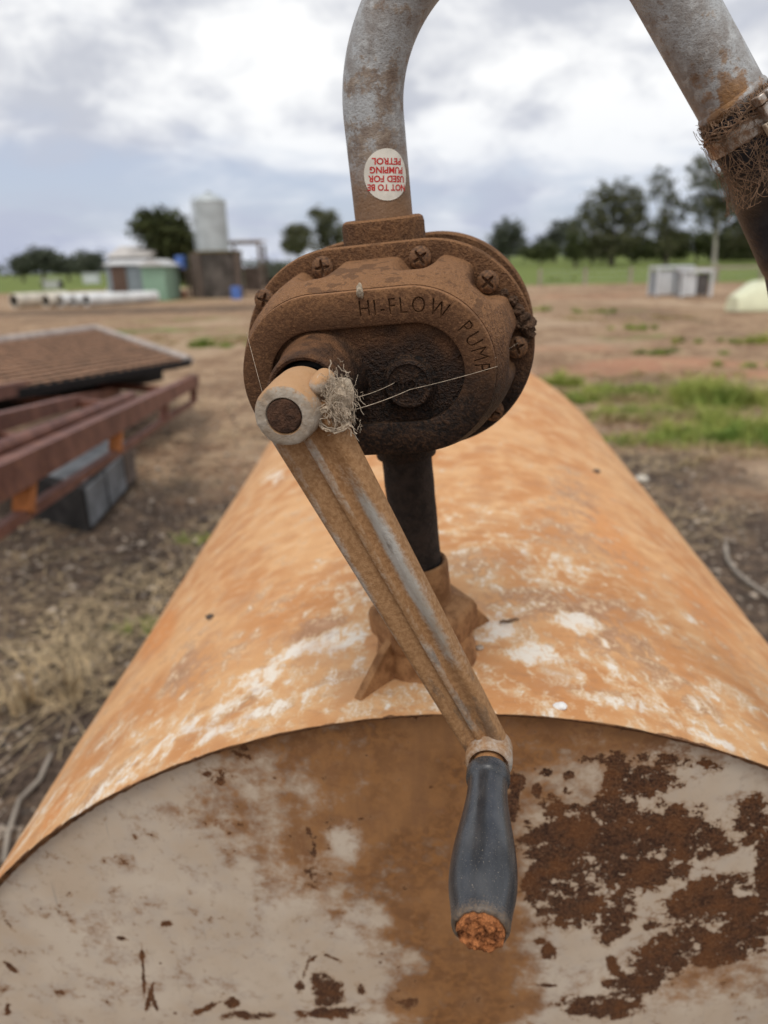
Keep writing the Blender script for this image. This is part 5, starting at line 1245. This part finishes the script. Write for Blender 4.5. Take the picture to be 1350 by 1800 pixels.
tree('broad dark gum tree, biggest of those at right', 1075, 150, 462, [(1085, 345, 34, 28), (1060, 370, 40, 30), (1110, 365, 30, 30), (1040, 400, 34, 32), (1085, 405, 44, 36), (1025, 430, 28, 22), (1120, 400, 22, 36), (1065, 440, 40, 14)], 'leaf_gum', 430, 0.42, .5)
tree('low dense bush at the foot of the broad gum tree', 1012, 140, 462, [(1012, 428, 16, 22), (1005, 440, 14, 12)], 'leaf_dark', 60, 0.42, .25)
tree('sparse slender gum tree with gaps of sky', 1172, 145, 460, [(1160, 315, 14, 18), (1178, 345, 18, 22), (1152, 338, 10, 10), (1170, 390, 24, 24), (1195, 372, 12, 18), (1180, 425, 26, 20), (1160, 405, 14, 16)], 'leaf_gum', 130, 0.40, .3)
tree('tall gum tree with pale trunk beside the hanging hose', 1255, 140, 460, [(1235, 300, 22, 24), (1255, 335, 38, 34), (1290, 330, 34, 30), (1240, 370, 30, 22), (1285, 372, 36, 30), (1310, 350, 28, 34)], 'leaf_gum', 330, 0.40, .34, 'bark_pale')
tree('dark gum tree behind the hanging hose at right edge', 1335, 150, 458, [(1310, 410, 30, 34), (1345, 390, 34, 44), (1380, 360, 44, 44), (1330, 430, 34, 20)], 'leaf_gum', 240, 0.42, .4)
tree('dense dark shrub between the two gum trees', 1225, 170, 458, [(1215, 425, 34, 20), (1250, 428, 30, 18), (1190, 432, 24, 14)], 'leaf_dark', 150, 0.5, .3)
for px, lb, bl in [(1040, 'dense bush under the left side of the broad gum tree', [(1030, 440, 26, 14), (1055, 436, 26, 18)]), (1110, 'dense bush under the right side of the broad gum tree', [(1100, 434, 28, 20), (1130, 438, 24, 16)]), (1165, 'dense bush at the foot of the sparse slender gum', [(1160, 438, 26, 15), (1185, 432, 24, 20)]), (1275, 'dense bush beside the pale trunk', [(1265, 432, 28, 22), (1300, 430, 30, 24)]), (1330, 'dense bush at right edge behind the hanging hose', [(1325, 425, 30, 28), (1360, 420, 36, 34)]), (950, 'low bush left of the sloping dark tree', [(940, 444, 20, 8), (962, 442, 18, 9)])]:
    tree(lb, px, 172, 458, bl, 'leaf_dark', 130, 0.5, .25)
tree('grey green scrub right of the lean-to frame', 470, 75, 490, [(462, 488, 18, 14), (484, 484, 18, 16), (448, 494, 12, 8)], 'leaf_far', 60, 0.3, .15)
# far wood line closing the horizon
mb = MB(); rn = random.Random(5); vs = []; fs = []
for q in range(5200):
    az_ = rn.uniform(-46, 46); dist = rn.uniform(520, 760); x_, y_ = dist * math.sin(R_(az_)), dist * math.cos(R_(az_))
    hmax = 4.5 + 5.5 * float(fbm(np.array([az_ * 0.55 + 90]), np.array([3.3]), 9, 4)[0]); z_ = gz(x_, y_) + rn.random() ** 0.8 * hmax
    for l_ in range(2):
        a = Vector((rn.gauss(0, 1), rn.gauss(0, 1), rn.gauss(0, 1))).normalized() * rn.uniform(.8, 1.8); bb = a.cross(Vector((rn.gauss(0, 1), rn.gauss(0, 1), rn.gauss(0, 1)))).normalized() * rn.uniform(.6, 1.2)
        p = Vector((x_ + rn.gauss(0, 1.2), y_, z_)); i0 = len(vs); vs += [tuple(p - a), tuple(p + bb), tuple(p + a), tuple(p - bb)]; fs.append((i0, i0 + 1, i0 + 2, i0 + 3))
mb.v = vs; mb.f = fs; o = mb.build('far_wood', 'leaf_far', None, False); tag(o, 'thin dark line of distant scrub along the horizon', 'scrub', None, 'stuff')

#==COVER==
# ------------------------------------------------------------------ grass, straw, gravel (uncountable)
def blade_field(name, label, cat, mats_, spots, seed):
    rn = random.Random(seed); vs = []; fs = []
    for (px, py, rx, ry, n, h, wd, flop) in spots:
        c = ground(px, py); ntuft = max(3, n // 45); tl = []
        for k in range(ntuft):
            tx, ty = c[0] + rn.gauss(0, rx * .62), c[1] + rn.gauss(0, ry * .62); tl.append((tx, ty, rn.uniform(.35, 1.35)))
        for k in range(n):
            tx, ty, ts = tl[rn.randrange(ntuft)]; sp = 0.07 if flop < 2 else 0.25
            x = tx + rn.gauss(0, sp * rx ** .5); y = ty + rn.gauss(0, sp * rx ** .5); a = rn.uniform(0, 6.283); hh = h * ts * rn.uniform(.45, 1.2); ln = flop * rn.uniform(.3, 1.3) * hh
            w_ = wd * rn.uniform(.6, 1.3); dx, dy = math.cos(a), math.sin(a); i0 = len(vs)
            for q in range(3):
                u = q / 2; p = (x + dx * ln * u * u, y + dy * ln * u * u, -0.03 + hh * (u - .25 * flop * u * u if flop < 2 else u * .4 + 0.02)); ww = w_ * (1 - .85 * u)
                vs += [(p[0] - dy * ww, p[1] + dx * ww, p[2]), (p[0] + dy * ww, p[1] - dx * ww, p[2])]
            fs += [(i0, i0 + 1, i0 + 3, i0 + 2), (i0 + 2, i0 + 3, i0 + 5, i0 + 4)]
    mb = MB(); mb.v = vs; mb.f = fs; o = mb.build(name, mats_, None, False); tag(o, label, cat, None, 'stuff'); return o
blade_field('green_grass', 'green grass tufts growing in patches over the dirt', 'grass', 'grass_green',
            [(1250, 705, .45, .45, 3600, .30, .005, .7), (1310, 750, .8, .5, 3000, .20, .005, .9), (1080, 690, .6, .3, 2600, .16, .005, .8), (1130, 725, .6, .3, 2000, .13, .005, .9), (1200, 770, .8, .3, 2600, .13, .005, 1.0), (984, 672, .22, .2, 900, .20, .006, .7), (1040, 700, .3, .2, 900, .12, .005, .9),
             (360, 607, .25, .3, 500, .18, .010, .7), (395, 607, .4, .4, 400, .12, .010, .9), (1120, 577, .5, .4, 500, .2, .010, .8), (1060, 548, .7, .5, 500, .2, .012, .8), (1310, 600, .35, .3, 500, .22, .010, .7), (1175, 620, .5, .3, 500, .12, .010, .9), (985, 492, 1.0, .8, 500, .35, .02, .8),
             (300, 940, .25, .2, 160, .05, .004, 1.2), (590, 560, 1, .6, 200, .2, .01, .8), (960, 545, .6, .4, 400, .18, .012, .8), (1235, 600, .4, .3, 260, .14, .01, .9), (1290, 640, .4, .3, 300, .12, .01, .9), (225, 1120, .12, .12, 160, .07, .003, 1.0)], 3)
blade_field('dry_grass', 'dry yellow grass mixed among the green tufts at right', 'dry grass', 'grass_dry',
            [(1190, 735, .8, .5, 1500, .14, .005, 1.0), (1130, 705, .6, .4, 900, .12, .005, 1.0), (1290, 700, .7, .5, 1100, .18, .005, .9), (1300, 790, .8, .35, 900, .10, .005, 1.2), (1060, 690, .5, .3, 500, .10, .005, 1.0), (1180, 660, 1.0, .5, 700, .12, .006, 1.0), (250, 600, 3, 1, 700, .14, .012, 1.0), (1100, 560, 3, 1.2, 700, .14, .012, 1.0), (380, 600, 1.5, .8, 500, .12, .012, 1.0)], 8)
blade_field('dry_straw', 'dry straw stalks scattered over the ground left of the tank', 'straw', 'straw',
            [(60, 1200, .35, .3, 216, 0.162, 0.0042, 3.0), (150, 1120, .55, .45, 216, 0.149, 0.0042, 3.2), (60, 1080, .5, .4, 108, 0.135, 0.0042, 3.0), (380, 930, .4, .6, 144, 0.121, 0.0042, 3.0), (1180, 860, .5, .4, 108, 0.108, 0.0044, 3.0), (1250, 930, .5, .5, 108, 0.108, 0.0044, 3.0), (60, 1230, .10, .08, 60, 0.351, 0.0044, 1.0), (130, 1210, .08, .08, 50, 0.351, 0.0044, 1.2), (250, 1010, .5, .5, 108, 0.108, 0.0040, 3.2), (330, 860, .9, .8, 144, 0.095, 0.0050, 3.4), (120, 980, .6, .5, 72, 0.095, 0.0044, 3.2),
             (1200, 800, .9, .5, 180, 0.108, 0.0050, 3.2), (1150, 740, .9, .5, 180, 0.135, 0.0050, 2.5), (400, 720, 1.4, 1.5, 216, 0.121, 0.0075, 3.2), (1300, 1000, .5, .5, 60, 0.081, 0.0037, 3.4), (1000, 640, 2, 1.5, 108, 0.135, 0.0088, 3), (1200, 640, 3, 2, 180, 0.162, 0.0100, 2.5), (330, 640, 2, 2, 144, 0.135, 0.0100, 3)], 4)
def scatter_stones(name, label, m, n, rmin, rmax, size, seed):
    rn = random.Random(seed); vs = []; fs = []
    base = [(0, 0, 1), (.95, .1, .1), (-.1, .9, 0), (-.9, -.1, .1), (.1, -.95, 0), (0, 0, -.6)]; bf = [(0, 1, 2), (0, 2, 3), (0, 3, 4), (0, 4, 1), (5, 2, 1), (5, 3, 2), (5, 4, 3), (5, 1, 4)]
    for k in range(n):
        r = rmin * (rmax / rmin) ** rn.random(); a = R_(rn.uniform(-38, 38)); x, y = r * math.sin(a), r * math.cos(a)
        s_ = size * rn.uniform(.4, 1.0) * (1.0 + 1.5 * (rn.random() ** 12)); q = rn.uniform(0, 6.28); cq, sq = math.cos(q), math.sin(q); i0 = len(vs)
        fx, fy, fz = rn.uniform(.7, 1.3), rn.uniform(.6, 1.1), rn.uniform(.4, .8)
        for (u, v, w_) in base: u, v = u * fx * s_ * rn.uniform(.8, 1.2), v * fy * s_ * rn.uniform(.8, 1.2); vs.append((x + u * cq - v * sq, y + u * sq + v * cq, -0.02 + w_ * fz * s_))
        fs += [tuple(i0 + j for j in t_) for t_ in bf]
    mb = MB(); mb.v = vs; mb.f = fs; o = mb.build(name, m, None, False); tag(o, label, 'gravel', None, 'stuff')
scatter_stones('pale_gravel', 'pale gravel stones strewn over the bare ground', 'stone_grey', 9000, 1.6, 14, 0.017, 5)
scatter_stones('dark_gravel', 'dark gravel and clods strewn over the bare ground', 'stone_dark', 13000, 1.6, 12, 0.018, 6)
# pale stone and loose wire or root on the right, stick at left
p = ground(1128, 846); l = lump((0, 0, 0.02), 0.045, 201, 10, .3, (1.2, .9, .6)); o = l.build('pale_stone', 'pipe_cream', None, True, 70); o.location = tuple(p); tag(o, 'single pale stone on the dirt beside right edge of tank', 'stone')
pts = [ground(*q) for q in ((1275, 960), (1278, 985), (1295, 1010), (1320, 1030), (1350, 1050), (1385, 1075))]
mb = MB(); mb.tube([tuple(q - pts[0] + np.array([0, 0, .012])) for q in pts], 0.011, 8); o = mb.build('dead_branch', 'timber_pale', None); o.location = tuple(pts[0]); tag(o, 'curved pale dead branch on the ground right of the tank', 'branch')
pts = [ground(*q) for q in ((90, 1330), (70, 1375), (35, 1410), (15, 1470), (8, 1520))]
mb = MB(); mb.tube([tuple(q - pts[0] + np.array([0, 0, .010])) for q in pts], 0.008, 8); o = mb.build('dead_branch', 'timber_pale', None); o.location = tuple(pts[0]); tag(o, 'thin pale stick on the ground left of the tank', 'branch')
